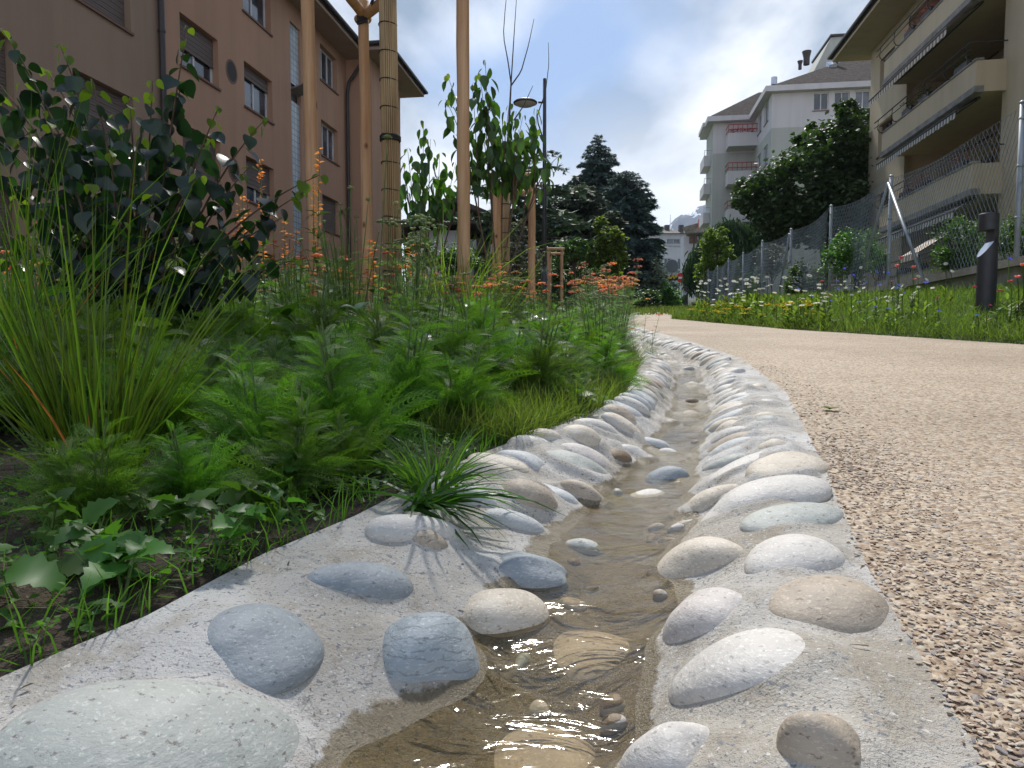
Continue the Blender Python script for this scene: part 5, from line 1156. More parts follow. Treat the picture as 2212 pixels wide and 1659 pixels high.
tips = [(405, 60, 0), (393, 178, .1), (472, 232, -.05), (575, 255, .15), (655, 415, -.15), (690, 378, -.1), (640, 560, -.25), (610, 470, .1), (2, 62, 0), (130, 98, .1), (50, 180, .2), (-40, 140, 0), (200, 175, -.1), (330, 175, -.1),
        (-60, 260, .2), (-40, 350, .1), (90, 240, -.2), (170, 260, .25), (250, 250, .3), (300, 300, -.25), (370, 300, .2), (430, 380, -.2), (490, 430, .2), (540, 360, .3), (120, 340, .3), (20, 420, .2), (90, 450, -.2), (200, 400, -.3), (330, 420, -.35), (420, 480, -.3), (520, 520, -.3), (560, 575, -.1), (460, 590, .1), (90, 560, .1), (150, 620, -.2), (380, 560, -.4), (260, 480, -.45), (10, 560, .2), (-50, 480, .1), (240, 330, -.4), (350, 370, .35), (450, 300, .2), (30, 300, -.1), (-20, 200, .25), (100, 150, .3), (280, 210, .15), (160, 500, .3), (310, 540, .35)]
shrub('leafy_shrub', 'tall dark shrub with heart-shaped leaves in front of the terracotta building', 'shrub', BS, tips, 2.8, HEART, 'shrub', .074, .064, .9, start=.42, newmat='shrubnew')
# saplings with drooping leaves against the sky
B1 = np.array([xa(925, 7.2), 7.2, gz(xa(925, 7.2), 7.2)])
tips = [(915, 262, 0), (880, 320, .1), (950, 330, .1), (985, 350, 0), (900, 360, -.2), (975, 400, .2), (860, 400, .2), (930, 300, -.1), (890, 440, 0), (940, 380, .3), (1000, 440, .1), (958, 450, -.2), (915, 400, -.3), (870, 350, -.1)]
shrub('leafy_sapling', 'bushy sapling with drooping pointed leaves, left of the middle stake', 'shrub', B1, tips, 7.2, DROOP, 'drake', .17, .10, 1.4, start=.1, newmat='lime', zmin=H+K(470)*7.2, mains=5, rst=.012)
B2 = np.array([xa(1075, 6.6), 6.6, gz(xa(1075, 6.6), 6.6)])
tips = [(1048, 130, 0), (965, 160, .1), (962, 215, -.1), (1055, 200, .2), (1100, 225, 0), (1130, 250, .1), (1160, 235, .2), (1020, 180, -.1), (1035, 250, .2), (985, 290, 0), (1140, 300, -.1), (1060, 300, -.2), (1210, 335, .1), (1190, 370, 0), (1100, 330, .2), (1030, 330, .2), (1085, 260, .3), (1150, 345, .1), (1000, 350, .1), (1120, 280, -.3), (1160, 280, .2), (1035, 160, .1), (1090, 290, 0), (1115, 240, -.1), (1070, 350, .1), (1180, 400, 0)]
shrub('leafy_sapling', 'taller sapling with drooping pointed leaves, right of the middle stake', 'shrub', B2, tips, 6.6, DROOP, 'drake', .165, .095, 1.4, start=.1, newmat='lime', rst=.013, zmin=H+K(385)*6.6, mains=5)
# ------------------------------------------------------------------ trees further off
def cloud_tree(name, label, cat, base, crowns, lmat, nleaf, lsz, trunk_r, group=None, trunk_top=None, droopy=0):
    """crowns: list of (centre, radii); leaf clumps fill every crown unevenly"""
    b0 = np.array(base, float); t_ = thing(name, label, cat, b0, group); a = A(); top = np.mean([c for c, r in crowns], 0)
    P = bez(b0-np.array([0, 0, .3]), (b0+top)/2+rng.normal(0, .1, 3), top, 8); a.tube(P, np.linspace(trunk_r, trunk_r*.45, 8), 10)
    for c, r in crowns:
        for k in range(4):
            d = rng.normal(0, 1, 3); d /= np.linalg.norm(d); e_ = np.array(c)+d*np.array(r)*.8; a.tube(bez(P[3+k % 4], (P[5]+e_)/2, e_, 6), np.linspace(trunk_r*.35, .015, 6), 5)
    a.build('trunk', MT['bark'], t_, True); lf = A(); vol = np.array([r[0]*r[1]*r[2] for c, r in crowns])**.67; vol /= vol.sum()
    for (c, r), v in zip(crowns, vol):
        n_ = int(nleaf*v); nc = max(6, n_//38); d = rng.normal(0, 1, (nc, 3)); d /= np.linalg.norm(d, axis=1)[:, None]
        rad = (.55+.5*rng.random(nc)**.6)[:, None]; cc = np.array(c)+d*rad*np.array(r); i = rng.integers(0, nc, n_); cs_ = min(r)*.16
        bs = cc[i]+rng.normal(0, 1, (n_, 3))*cs_*(.6+.8*rng.random(nc))[i][:, None]
        lf.addN(bendN(OVATE[0][::1], bs, U(0, 6.3, n_), U(-.6, .9, n_)-droopy, U(-1.2, .3, n_)-droopy, lsz*U(.6, 1.3, n_), lsz, rng.normal(0, .6, n_)), OVATE[1])
    lf.build('crown', LF[lmat], t_); return t_
def crownpx(px, py, rpx, rpy, d, dd=0, depthk=1.0):
    c = W(px, py, d+dd); return (c, (rpx/FPX*d, rpx/FPX*d*depthk, rpy/FPX*d))
D = 33.0
cr_ = [crownpx(1815, 330, 62, 62, D), crownpx(1740, 400, 75, 70, D, -.5), crownpx(1830, 420, 75, 80, D), crownpx(1660, 430, 55, 55, D, .5), crownpx(1780, 470, 80, 55, D, -1), crownpx(1700, 480, 70, 45, D), crownpx(1760, 300, 38, 30, D, 1), crownpx(1850, 280, 38, 40, D, 1), crownpx(1620, 420, 35, 40, D, 1), crownpx(1830, 250, 26, 26, D), crownpx(1865, 360, 40, 60, D, 1)]
b = W(1790, 640, D); cloud_tree('broadleaf_tree', 'large dense dark green tree in front of the cream building', 'tree', (b[0], D, gz(b[0], D)), cr_, 'dark', 24000, .24, .22)
def conifer(name, label, base, top, width, lmat, nb, droop=-.15, dens=1.0, shape=1.0, start=.08, tr_r=.18, gaps=0, lean=None):
    b0, tp = np.array(base, float), np.array(top, float); t_ = thing(name, label, 'tree', b0); a = A(); a.tube([b0-np.array([0, 0, .3]), (b0+tp)/2, tp], [tr_r, tr_r*.6, .02], 8); Hh = tp[2]-b0[2]; LB = []; LA = []; LE = []; LL = []
    for k in range(nb):
        f = start+(1-start)*((k+.5)/nb); z = b0[2]+Hh*f; L = width*((1-f)**shape*(.85+.3*rng.random())+.04)
        if gaps and rng.random() < gaps: L *= .45
        az = k*2.399+rng.normal(0, .3); p0 = b0+(tp-b0)*f; el = .25-.5*(1-f)+rng.normal(0, .1); tip = p0+np.array([math.cos(az)*L, math.sin(az)*L, L*el+droop*L]); P = bez(p0, (p0+tip)/2+np.array([0, 0, L*.14]), tip, 7); a.tube(P, np.linspace(.03+.012*L, .008, 7), 4, caps=False)
        m_ = int((10+L*26)*dens)
        s = rng.random(m_)**.75; i = np.minimum((s*6).astype(int), 5); fr_ = (s*6-i)[:, None]; pt_ = P[i]*(1-fr_)+P[i+1]*fr_
        side = rng.choice([-1, 1], m_); spread = L*.30*(1-s*.75)*rng.random(m_)
        pt_ = pt_+np.stack([-math.sin(az)*side*spread, math.cos(az)*side*spread, -spread*.35+rng.normal(0, .04, m_)], 1)
        LB.append(pt_); LA.append(az+side*rng.uniform(.3, 1.1, m_)); LE.append(rng.normal(droop, .28, m_)); LL.append(np.clip(L*.16, .10, .5)*U(.6, 1.3, m_))
    a.build('trunk', MT['bark'], t_, True); LB = np.concatenate(LB); LA = np.concatenate(LA); LE = np.concatenate(LE); LL = np.concatenate(LL); lf = A(); n_ = len(LB)
    T = np.array([(-.5, 0, 0), (.5, .1, 0), (0, 1, 0), (-.9, .45, -.05), (0, .2, 0), (.9, .55, -.05)], float); F = np.array([(0, 1, 2), (4, 3, 0), (4, 1, 5)])
    lf.addN(bendN(T, LB, LA, LE+.1, LE-.35, LL*1.15, LL*.5, rng.normal(0, .5, n_)), F); lf.build('needles', LF[lmat], t_); return t_
def gxy(px, d): x = xa(px, d); return (x, d, gz(x, d))
D = 50.0; conifer('conifer', 'tall blue-green conifer with a pointed top in the middle distance', gxy(1288, D), W(1292, 292, D), 4.5, 'spruce', 230, -.22, 3.0, .75, tr_r=.25)
D = 44.0; conifer('conifer', 'dense rounded conifer at the right of the pointed one', gxy(1360, D), W(1352, 372, D), 2.5, 'spruce', 190, -.1, 3.2, .40, tr_r=.2)
D = 41.0; conifer('conifer', 'broad spreading conifer with layered branches left of the pointed one', gxy(1238, D), W(1250, 400, D), 3.8, 'cedar', 130, -.12, 2.4, .5, tr_r=.2)
D = 30.0; t_ = conifer('cedar', 'sparse cedar with bare straight trunk behind the second stake frame', gxy(1128, D), W(1122, 330, D), 3.6, 'cedar', 75, -.05, .75, .35, .12, .17, .25)
# dark weeping conifer hanging over the street on the right
D = 37.0; b0 = W(1600, 640, D); wc = thing('weeping_conifer', 'weeping conifer leaning left over the street with hanging needle curtains', 'tree', (b0[0], D, gz(b0[0], D)))
a = A(); P = [b0, W(1612, 540, D), W(1590, 480, D), W(1555, 490, D), W(1520, 520, D), W(1497, 560, D), W(1488, 585, D)]; a.tube(P, [.2, .18, .13, .1, .07, .05, .02], 8)
br = [P]; 
for q in ([(1590, 500), (1550, 540), (1515, 580)], [(1600, 540), (1560, 575), (1525, 600)], [(1575, 490), (1620, 500), (1660, 540)], [(1600, 530), (1570, 560), (1545, 590)]): Q = [W(x, y, D+rng.normal(0, .4)) for x, y in q]; a.tube(Q, [.07, .05, .02], 6); br.append(Q)
a.build('trunk', MT['bark'], wc, True); bs = []
for Q in br:
    Q = np.array(Q); 
    for i in range(len(Q)-1):
        if Q is not None: m_ = 130; s = rng.random(m_)[:, None]; bs.append(Q[i]*(1-s)+Q[i+1]*s+rng.normal(0, .16, (m_, 3)))
bs = np.concatenate(bs); n_ = len(bs); lf = A(); rep = 5
for r_ in range(rep): lf.addN(bendN(LANCE[0], bs+rng.normal(0, .09, bs.shape)-np.array([0, 0, .22*r_]), U(0, 6.3, n_), U(-1.2, -.5, n_), U(-1.7, -1.3, n_), U(.25, .5, n_), .28, rng.normal(0, 1, n_)), LANCE[1])
lf.build('needles', LF['weep'], wc)
D = 34.5; cloud_tree('broadleaf_tree', 'light green young tree in front of the weeping conifer', 'tree', gxy(1545, D), [crownpx(1548, 555, 32, 52, D), crownpx(1535, 520, 17, 24, D), crownpx(1560, 515, 12, 26, D), crownpx(1570, 585, 26, 32, D), crownpx(1530, 590, 24, 30, D)], 'lime', 5000, .14, .06)
D = 28.0; cloud_tree('broadleaf_tree', 'yellow-green slender tree in front of the conifers', 'tree', gxy(1312, D), [crownpx(1310, 510, 22, 40, D), crownpx(1295, 550, 28, 30, D), crownpx(1325, 560, 30, 40, D), crownpx(1310, 600, 38, 28, D), crownpx(1335, 520, 14, 24, D)], 'lime', 3600, .16, .05)
D = 24.0; cloud_tree('umbrella_tree', 'small umbrella-shaped tree beside the third stake frame', 'tree', gxy(1238, D), [crownpx(1238, 528, 26, 12, D), crownpx(1222, 536, 18, 9, D), crownpx(1254, 540, 18, 13, D), crownpx(1240, 545, 26, 10, D)], 'mid', 1600, .16, .035, droopy=.7)
D = 15.0; cloud_tree('olive_shrub', 'silvery olive shrub behind the second stake frame', 'shrub', gxy(1120, D), [crownpx(1110, 530, 32, 42, D), crownpx(1135, 560, 34, 40, D), crownpx(1085, 560, 25, 35, D), crownpx(1120, 500, 18, 26, D)], 'olive', 2600, .075, .03)
for (px, py, rx2, ry2, d, mt_, nn, ls, lb) in (
    (1845, 548, 52, 48, 13.5, 'mid', 4200, .055, 'bright green bush behind the fence beside the second post'),
    (2085, 530, 62, 52, 9.6, 'mid', 5200, .038, 'rounded glossy bush behind the fence, left of the dark bollard'),
    (2215, 520, 55, 62, 9.4, 'mid', 4200, .038, 'green bush at the right edge of the picture behind the last post'),
    (1668, 560, 28, 32, 23, 'olive', 1600, .1, 'grey-leaved bush behind the far part of the fence'),
    (1745, 610, 42, 36, 17, 'mid', 2200, .07, 'low bush behind the third fence post'),
    (1620, 612, 26, 22, 26, 'dark', 1400, .1, 'small dark bush behind the far fence posts'),
    (1415, 610, 24, 42, 42, 'olive', 2200, .16, 'tall airy bamboo-like bush at the end of the path'),
    (1442, 640, 20, 28, 40, 'mid', 1400, .16, 'loose green bush beside the far bollard'),
    (1395, 655, 26, 28, 34, 'dark', 1800, .15, 'dark bush at the end of the flower bed'),
    (1465, 655, 14, 20, 44, 'mid', 900, .16, 'small bush behind the far bollard'),
    (905, 545, 40, 34, 15, 'mid', 2200, .06, 'green bush in front of the white shed'),
    (985, 560, 40, 34, 13.5, 'mid', 2200, .06, 'green bush under the timber chalet'),
    (1260, 600, 50, 30, 26, 'dark', 2400, .1, 'low dark bush under the conifers'),
    (1180, 575, 40, 34, 24, 'dark', 2200, .1, 'dark bush at the foot of the street lamp')):
    c = crownpx(px, py, rx2, ry2, d); c2 = crownpx(px+rx2*.5, py+ry2*.3, rx2*.7, ry2*.7, d, .4); c3 = crownpx(px-rx2*.5, py+ry2*.35, rx2*.65, ry2*.65, d, -.2)
    cloud_tree('bush', lb, 'bush', (c[0][0], d, gz(c[0][0], d)), [c, c2, c3], mt_, nn, ls, .03, 'background bushes')

# ------------------------------------------------------------------ grass
def grassclump(name, label, base, n, L, wd, spread, mats, cat='grass clump', group=None, tpl=BLADE, rb=.05, curve=(.2, 1.0)):
    b0 = np.array(base, float); t_ = thing(name, label, cat, b0, group)
    for mt_, fr_, nm in mats:
        n_ = int(n*fr_); an = U(0, 6.3, n_); rr_ = rb*np.sqrt(rng.random(n_)); bs = b0+np.stack([rr_*np.cos(an), rr_*np.sin(an), np.full(n_, -.005)], 1)
        az = an+rng.normal(0, .5, n_); e0 = np.maximum(math.pi/2-np.abs(rng.normal(0, spread, n_)), .08); LLn = L*U(.35, 1.08, n_)*(.6 if mt_ == 'dry' else 1)
        a = A(); a.addN(bendN(tpl[0], bs, az, e0, e0-U(curve[0], curve[1], n_), LLn, wd*U(.7, 1.2, n_), rng.normal(0, .8, n_)), tpl[1]); a.build(nm, LF[mt_], t_)
    return t_
p = hitsurf(0, 0) if False else None
bx = xa(195, 1.28); grassclump('ornamental_grass', 'tall fine-bladed ornamental grass tuft with a few rusty blades, lower left', (bx, 1.28, gz(bx, 1.28)), 185, .56, .0042, .42, [('tuft', .42, 'blades'), ('grass', .55, 'dark_blades'), ('dry', .03, 'rusty_blades')], rb=.075, curve=(.0, .5), group='ornamental grass tufts')
bx = xa(40, 1.9); grassclump('ornamental_grass', 'arching feathery grass tuft in front of the shrub at the left edge', (bx, 1.9, gz(bx, 1.9)), 120, .85, .005, .30, [('grass', .6, 'blades'), ('tuft', .36, 'light_blades'), ('dry', .04, 'dry_blades')], rb=.08, curve=(.1, 1.3), group='ornamental grass tufts')
bx = xa(1015, 4.3); grassclump('ornamental_grass', 'bright green grass tuft at the foot of the middle stake', (bx, 4.15, gz(bx, 4.15)), 260, .72, .008, .28, [('grass', .55, 'blades'), ('tuft', .45, 'light_blades')], rb=.12, curve=(.1, .9), group='ornamental grass tufts')
bx = xa(965, 4.8); grassclump('ornamental_grass', 'pale nodding grass left of the middle stake', (bx, 4.8, gz(bx, 4.8)), 120, 1.05, .007, .2, [('lime', 1, 'blades')], rb=.1, curve=(.3, 1.9), group='ornamental grass tufts')
bx = xa(1045, 5.3); grassclump('ornamental_grass', 'pale green flowering grass right of the middle stake', (bx, 5.3, gz(bx, 5.3)), 50, .85, .008, .16, [('lime', 1, 'blades')], rb=.08, curve=(.3, 1.7), group='ornamental grass tufts')
p = W(960, 1060, 1.2); grassclump('grass_clump', 'narrow-bladed grey-green grass clump spilling onto the mortar', (p[0]-.02, 1.2, gz(p[0], 1.2)), 150, .15, .0045, .6, [('grass', .7, 'blades'), ('sage', .3, 'grey_blades')], rb=.035, curve=(.5, 1.6), group='clumps at the channel edge')
# blades that lie across the stones
a = A(); pts = [(940, 1115, -.15, .19), (945, 1125, -.35, .20), (930, 1100, .05, .17), (920, 1090, .2, .15), (950, 1140, -.5, .16)]
b0 = W(930, 1110, 1.06); b0[2] = gz(b0[0], 1.06)+.01; bs = np.array([b0+rng.normal(0, .012, 3)*(1, 1, .2) for q in pts]); a.addN(bendN(BLADE[0], bs, np.array([q[2] for q in pts]), .5, -.45, np.array([q[3] for q in pts])*1.1, .010, rng.normal(0, .3, 5)), BLADE[1]); 
build_top(a, 'fallen_leaves_clump', LF['strapleaf'], b0, 'long dark leaves lying across the pale stones', 'leaves')
def floppy():
    p = W(900, 1095, 1.06); b0 = np.array([p[0], 1.08, gz(p[0], 1.08)]); n_ = 34; t_ = thing('strap_leaf_plant', 'dark strap-leaved clump flopping over the channel edge', 'grass clump', b0, 'clumps at the channel edge')
    az = np.concatenate([rng.normal(-.35, .45, 22), rng.uniform(0, 6.3, 12)]); e0 = np.concatenate([U(.15, .75, 22), U(.4, 1.3, 12)]); a = A()
    a.addN(bendN(BLADE[0], b0+rng.normal(0, .012, (n_, 3))*(1, 1, .1)+(0, 0, .004), az, e0, e0-U(.5, 1.15, n_), U(.09, .19, n_), .0085, rng.normal(0, .6, n_)), BLADE[1]); a.build('leaves', LF['strapleaf'], t_)
floppy()
# low creeping weeds and clover on the soil at the front of the bed
n_ = 5200; y = .5+1.6*rng.random(n_)**.8; u_ = rng.random(n_); x = lxf(y)-.012-u_**1.3*(.2+.55*y); kx = np.sin(x*31+3)*np.sin(y*27+1)+.5*np.sin(x*67)*np.sin(y*71); m_ = (kx > -.15); x, y = x[m_], y[m_]; n_ = len(x); a = A()
a.addN(bendN(OVATE[0], np.stack([x, y, ground(x, y)+U(.002, .03, n_)], 1), U(0, 6.3, n_), U(-.2, .8, n_), U(-.5, .3, n_), U(.008, .02, n_), U(.009, .018, n_), rng.normal(0, .4, n_)), OVATE[1])
o = a.build('creeping_weeds', LF['weed']); tagit(o, 'low creeping small-leaved weeds covering the soil by the channel', 'weeds', kind='stuff')
# dry bits blown onto mortar and path
n_ = 260; y = .45+3.5*rng.random(n_)**1.5; x = lxf(y)+.02+(rxf(y)+1.2-lxf(y))*rng.random(n_); zc_ = np.where(x < rxf(y), surf0(x, y)+.004, SL*y+.008); ok = abs(x-cxf(y)) > .14; x, y, zc_ = x[ok], y[ok], zc_[ok]; n_ = len(x); a = A()
a.addN(bendN(BL3[0], np.stack([x, y, zc_], 1), U(0, 6.3, n_), U(0, .3, n_), U(-.3, .1, n_), U(.004, .02, n_), U(.001, .004, n_), rng.normal(0, .4, n_)), BL3[1]); o = a.build('plant_litter', MT['bark']); tagit(o, 'tiny dry leaf bits and seeds lying on the mortar and path', 'litter', kind='stuff')
def scatter_grass(n, fx, name, label, mat, L, wd, tpl=BL3):
    x, y = fx(n); z = ground(x, y); m_ = len(x); sc_ = np.clip(y/4, 1, 4)
    a = A(); e0 = math.pi/2-np.abs(rng.normal(0, .45, m_)); a.addN(bendN(tpl[0], np.stack([x, y, z-.004], 1), U(0, 6.3, m_), e0, e0-U(.1, 1.2, m_), L*U(.35, 1.1, m_), wd*sc_, rng.normal(0, .8, m_)), tpl[1])
    o = a.build(name, mat); tagit(o, label, 'grass', kind='stuff'); return o
def fverge(n):
    y = 4+34*rng.random(n)**1.7; u_ = rng.random(n)**.9; x = xrf(y)-.03+(fencex(y)-xrf(y)+.1)*u_; return x, y
o = scatter_grass(60000, fverge, 'verge_grass', 'rough green verge grass between the path and the fence wall', LF['verge'], .17, .0035)
def fverge2(n):
    y = 3.5+34*rng.random(n)**1.9; x = xrf(y)-.02+rng.random(n)**1.5*.5; return x, y
o = scatter_grass(22000, fverge2, 'verge_edge_grass', 'short bright grass along the right edge of the path', LF['lime'], .09, .003)
def fbed(n):
    n = n*3//4; y = .35+9*rng.random(n)**1.25; y = y[(y > 1.3) | (rng.random(n) < .35)]; n = len(y); x = lxf(y)-.003-rng.random(n)**1.6*(.25+.35*y); return x, y
scatter_grass(26000, fbed, 'bed_grass', 'thin grass growing between the bed plants and the channel', LF['grass'], .075, .0022)
def fbed2(n):
    y = 1.6+7*rng.random(n)**1.6; x = lxf(y)-.0-rng.random(n)**1.3*.22+.02; return x, y
scatter_grass(9000, fbed2, 'bed_edge_grass', 'bright grass fringe overhanging the channel edge', LF['lime'], .13, .0026)
def ffar(n):
    y = 18+26*rng.random(n); x = lxf(np.minimum(y, 31))-3.5+rng.random(n)*9+(y-18)*.1; return x, y
o = scatter_grass(12000, ffar, 'far_grass', 'meadow grass where the path bends away', LF['verge'], .28, .006)
# ------------------------------------------------------------------ yarrow: feathery plants, many with flower plates
def yarrow_proto(nf, hgt, stems, fmat, lo=False, fl=.28, colm='orange', seed=0):
    t_ = thing('yarrow_plant', 'feathery green yarrow plant in the planting bed', 'yarrow plant', (0, 0, 0), 'yarrow plants filling the bed')
    tpl = FROND_LO if lo else FROND; n_ = nf; an = U(0, 6.3, n_); rr_ = .05*np.sqrt(rng.random(n_)); bs = np.stack([rr_*np.cos(an), rr_*np.sin(an), rng.random(n_)**1.5*hgt*.25], 1)
    e0 = U(.35, 1.5, n_); a = A(); LL = fl*U(.55, 1.15, n_)
    a.addN(bendN(tpl[0], bs, an+rng.normal(0, .7, n_), e0, e0-U(.3, 1.3, n_), LL, LL*U(.24, .36, n_), rng.normal(0, .7, n_)), tpl[1])
    st = A(); tops = []
    for k in range(stems):
        q = rng.uniform(0, 6.3); r0 = .05; h_ = hgt*rng.uniform(.78, 1.1); tp = np.array([math.cos(q)*(r0+h_*.16*rng.random()), math.sin(q)*(r0+h_*.16*rng.random()), h_]); p0 = np.array([math.cos(q)*.02, math.sin(q)*.02, 0]); P = bez(p0, (p0+tp)/2+np.array([0, 0, h_*.06]), tp, 7); st.tube(P, np.linspace(.0036, .0018, 7), 5, caps=False); tops.append(tp)
        m_ = 18; f_ = np.linspace(.12, .9, m_); i = np.minimum((f_*6).astype(int), 5); pt_ = P[i]; LL2 = fl*.62*(1.2-f_)*U(.7, 1.2, m_)+.03
        a.addN(bendN(tpl[0], pt_, U(0, 6.3, m_), U(.5, 1.1, m_), U(-.4, .4, m_), LL2, LL2*.34, rng.normal(0, .6, m_)), tpl[1])
    a.build('foliage', LF[fmat], t_)
    if stems: st.build('stems', MT['greenstem'], t_)
    V, F = ICO1
    for tp in tops:
        if colm is None: continue
        cm_ = colm if isinstance(colm, str) else random.choice(colm); a = A(); R_ = rng.uniform(.028, .055); n_ = 34 if not lo else 16; rr_ = R_*np.sqrt(rng.random(n_)); q = U(0, 6.3, n_); sz = R_*.19*U(.7, 1.3, n_)
        c = np.stack([rr_*np.cos(q), rr_*np.sin(q), .012*(1-(rr_/R_)**2)+rng.normal(0, .002, n_)], 1)+tp+np.array([0, 0, .018]); a.addN(c[:, None, :]+V[None]*(sz[:, None, None]*np.array([1, 1, .6])), F)
        g = A()
        for j in range(0, n_, 3): g.add([tp+(.001, 0, -.004), tp+(-.001, .001, -.004), c[j]-(0, 0, .002)], [(0, 1, 2)])
        ho = a.build('flower_head', LF[cm_], t_); 
    return t_
NEARP = [yarrow_proto(70, .22, 5, 'yarrow', fl=.15, colm=None), yarrow_proto(70, .30, 6, 'yarrow', fl=.14, colm=None), yarrow_proto(80, .18, 3, 'yarrow_bl', fl=.15, colm=None), yarrow_proto(60, .26, 5, 'yarrow', fl=.17, colm=None)]
MIDP = [yarrow_proto(44, .56, 10, 'yarrow_bl', True, .2, ['orange', 'salmon', 'yelloworange', 'bud']), yarrow_proto(44, .6, 11, 'yarrow_bl', True, .2, ['salmon', 'salmon', 'bud', 'yelloworange']), yarrow_proto(44, .53, 9, 'yarrow_bl', True, .22, ['bud', 'bud', 'yelloworange']), yarrow_proto(40, .62, 10, 'yarrow', True, .2, ['orange', 'bud', 'bud'])]
BUSHP = [yarrow_proto(60, .44, 12, 'yarrow', True, .15, None), yarrow_proto(60, .46, 12, 'yarrow_bl', True, .14, ['bud', 'bud', 'bud'])]
used_p = set(); placed = []
UN = []
def putp(protos, x, y, sc_=1, label=None, k=None):
    pr = protos[rng.integers(0, len(protos))] if k is None else protos[k]; first = pr.name not in used_p; used_p.add(pr.name)
    s = sc_*rng.uniform(.85, 1.15); c = place(pr, (x, y, gz(x, y)-.005), rng.uniform(0, 6.3), (s, s, s*rng.uniform(.9, 1.1)), label, first=first); placed.append((x, y)); return c
def okp(x, y, r): return all((x-a_)**2+(y-b_)**2 > r*r for a_, b_ in placed[-400:])
lab_near = 'low feathery yarrow plant without flowers at the front of the bed'
lab_mid = 'flowering yarrow with flat orange and buff heads in the middle of the bed'
lab_bush = 'leafy yarrow without open flowers in the middle of the bed'
def where(x, y):
    px = CX+x/y*FPX; names = [(150, 'at the left picture edge'), (350, 'behind the big grass tuft'), (520, 'right of the big grass tuft'), (640, 'below the dark shrub tips'), (740, 'in line with the left stake'), (830, 'in line with the rear stake'), (910, 'below the wrapped trunk'), (980, 'just left of the middle stake'), (1060, 'at the middle stake'), (1150, 'in line with the second stake frame'), (1230, 'in line with the street lamp'), (1310, 'in line with the pointed conifer'), (9999, 'beside the bend of the channel')]
    return [n for l, n in names if px < l][0]
def nearlab(x, y): return 'low flowerless feathery yarrow, %s, %s' % ('front row' if y < 1.9 else ('second row' if y < 2.5 else 'third row'), where(x, y))
def midlab(x, y, s):
    s = {lab_bush: 'budding yarrow', lab_mid: 'yarrow with flat orange and buff heads'}.get(s, 'yarrow far back in the bed'); return '%s %s, %s' % (s, where(x, y), 'near' if y < 4 else ('middle distance' if y < 6 else ('farther back' if y < 9 else ('deep in the bed' if y < 15 else 'at the far end'))))
# front rows, right up to the channel
tries = 0; cnt = 0
while tries < 9000 and cnt < 132:
    tries += 1; y = 1.02+2.5*rng.random()**1.25; x = rng.uniform(-2.6, .6)
    if x > lxf(y)-.11-.02*y or x < -.75*y-.35: continue
    if (x-xa(195, 1.28))**2+(y-1.28)**2 < .2**2: continue
    if y < 1.42 and x < -.66: continue
    if not okp(x, y, .135): continue
    putp(NEARP, x, y, 1.15 if y > 1.8 else (.95 if y > 1.3 else .62), nearlab(x, y)); cnt += 1
for y in np.arange(2.2, 8.2, .34):
    putp((MIDP if y > 3.4 else BUSHP) if y > 2.6 else NEARP, float(lxf(y))-.05-.012*y+rng.normal(0, .03), y, .78 if y < 4 else .9, 'yarrow leaning over the channel edge, '+('nearest stretch' if y < 3.2 else ('below the street lamp' if y < 4 else ('below the pointed conifer' if y < 5 else ('at the start of the bend' if y < 6.5 else 'at the end of the bend')))))
cnt = 0; tries = 0
while tries < 7000 and cnt < 128:
    tries += 1; y = 2.7+7.5*rng.random(); x = rng.uniform(-.75*y-.2, 1.0)
    if x > lxf(y)-.18: continue
    if not okp(x, y, .165+.011*y): continue
    px = CX+x/y*FPX
    left = px < 900
    if left and y < 3.6: putp(BUSHP, x, y, 1.0, midlab(x, y, lab_bush))
    elif rng.random() < (.55 if left else .25): putp(BUSHP, x, y, float(np.interp(px, [850, 1000, 1380], [1.4, .95, .65])), midlab(x, y, lab_bush))
    else: putp(MIDP, x, y, float(np.interp(px, [850, 1000, 1380], [.98, .82, .72]))*min(1, .45+.12*y), midlab(x, y, lab_mid))
    cnt += 1
cnt = 0; tries = 0
while tries < 3000 and cnt < 22:
    tries += 1; y = 10+13*rng.random(); x = rng.uniform(-.6*y, 3.4)
    if x > lxf(y)-.25 or not okp(x, y, .42): continue
    putp(MIDP if rng.random() < .7 else BUSHP, x, y, float(np.interp(CX+x/y*FPX, [850, 1000, 1380], [1.25, .85, .7])), midlab(x, y, 'yarrow plant far back in the bed')); cnt += 1
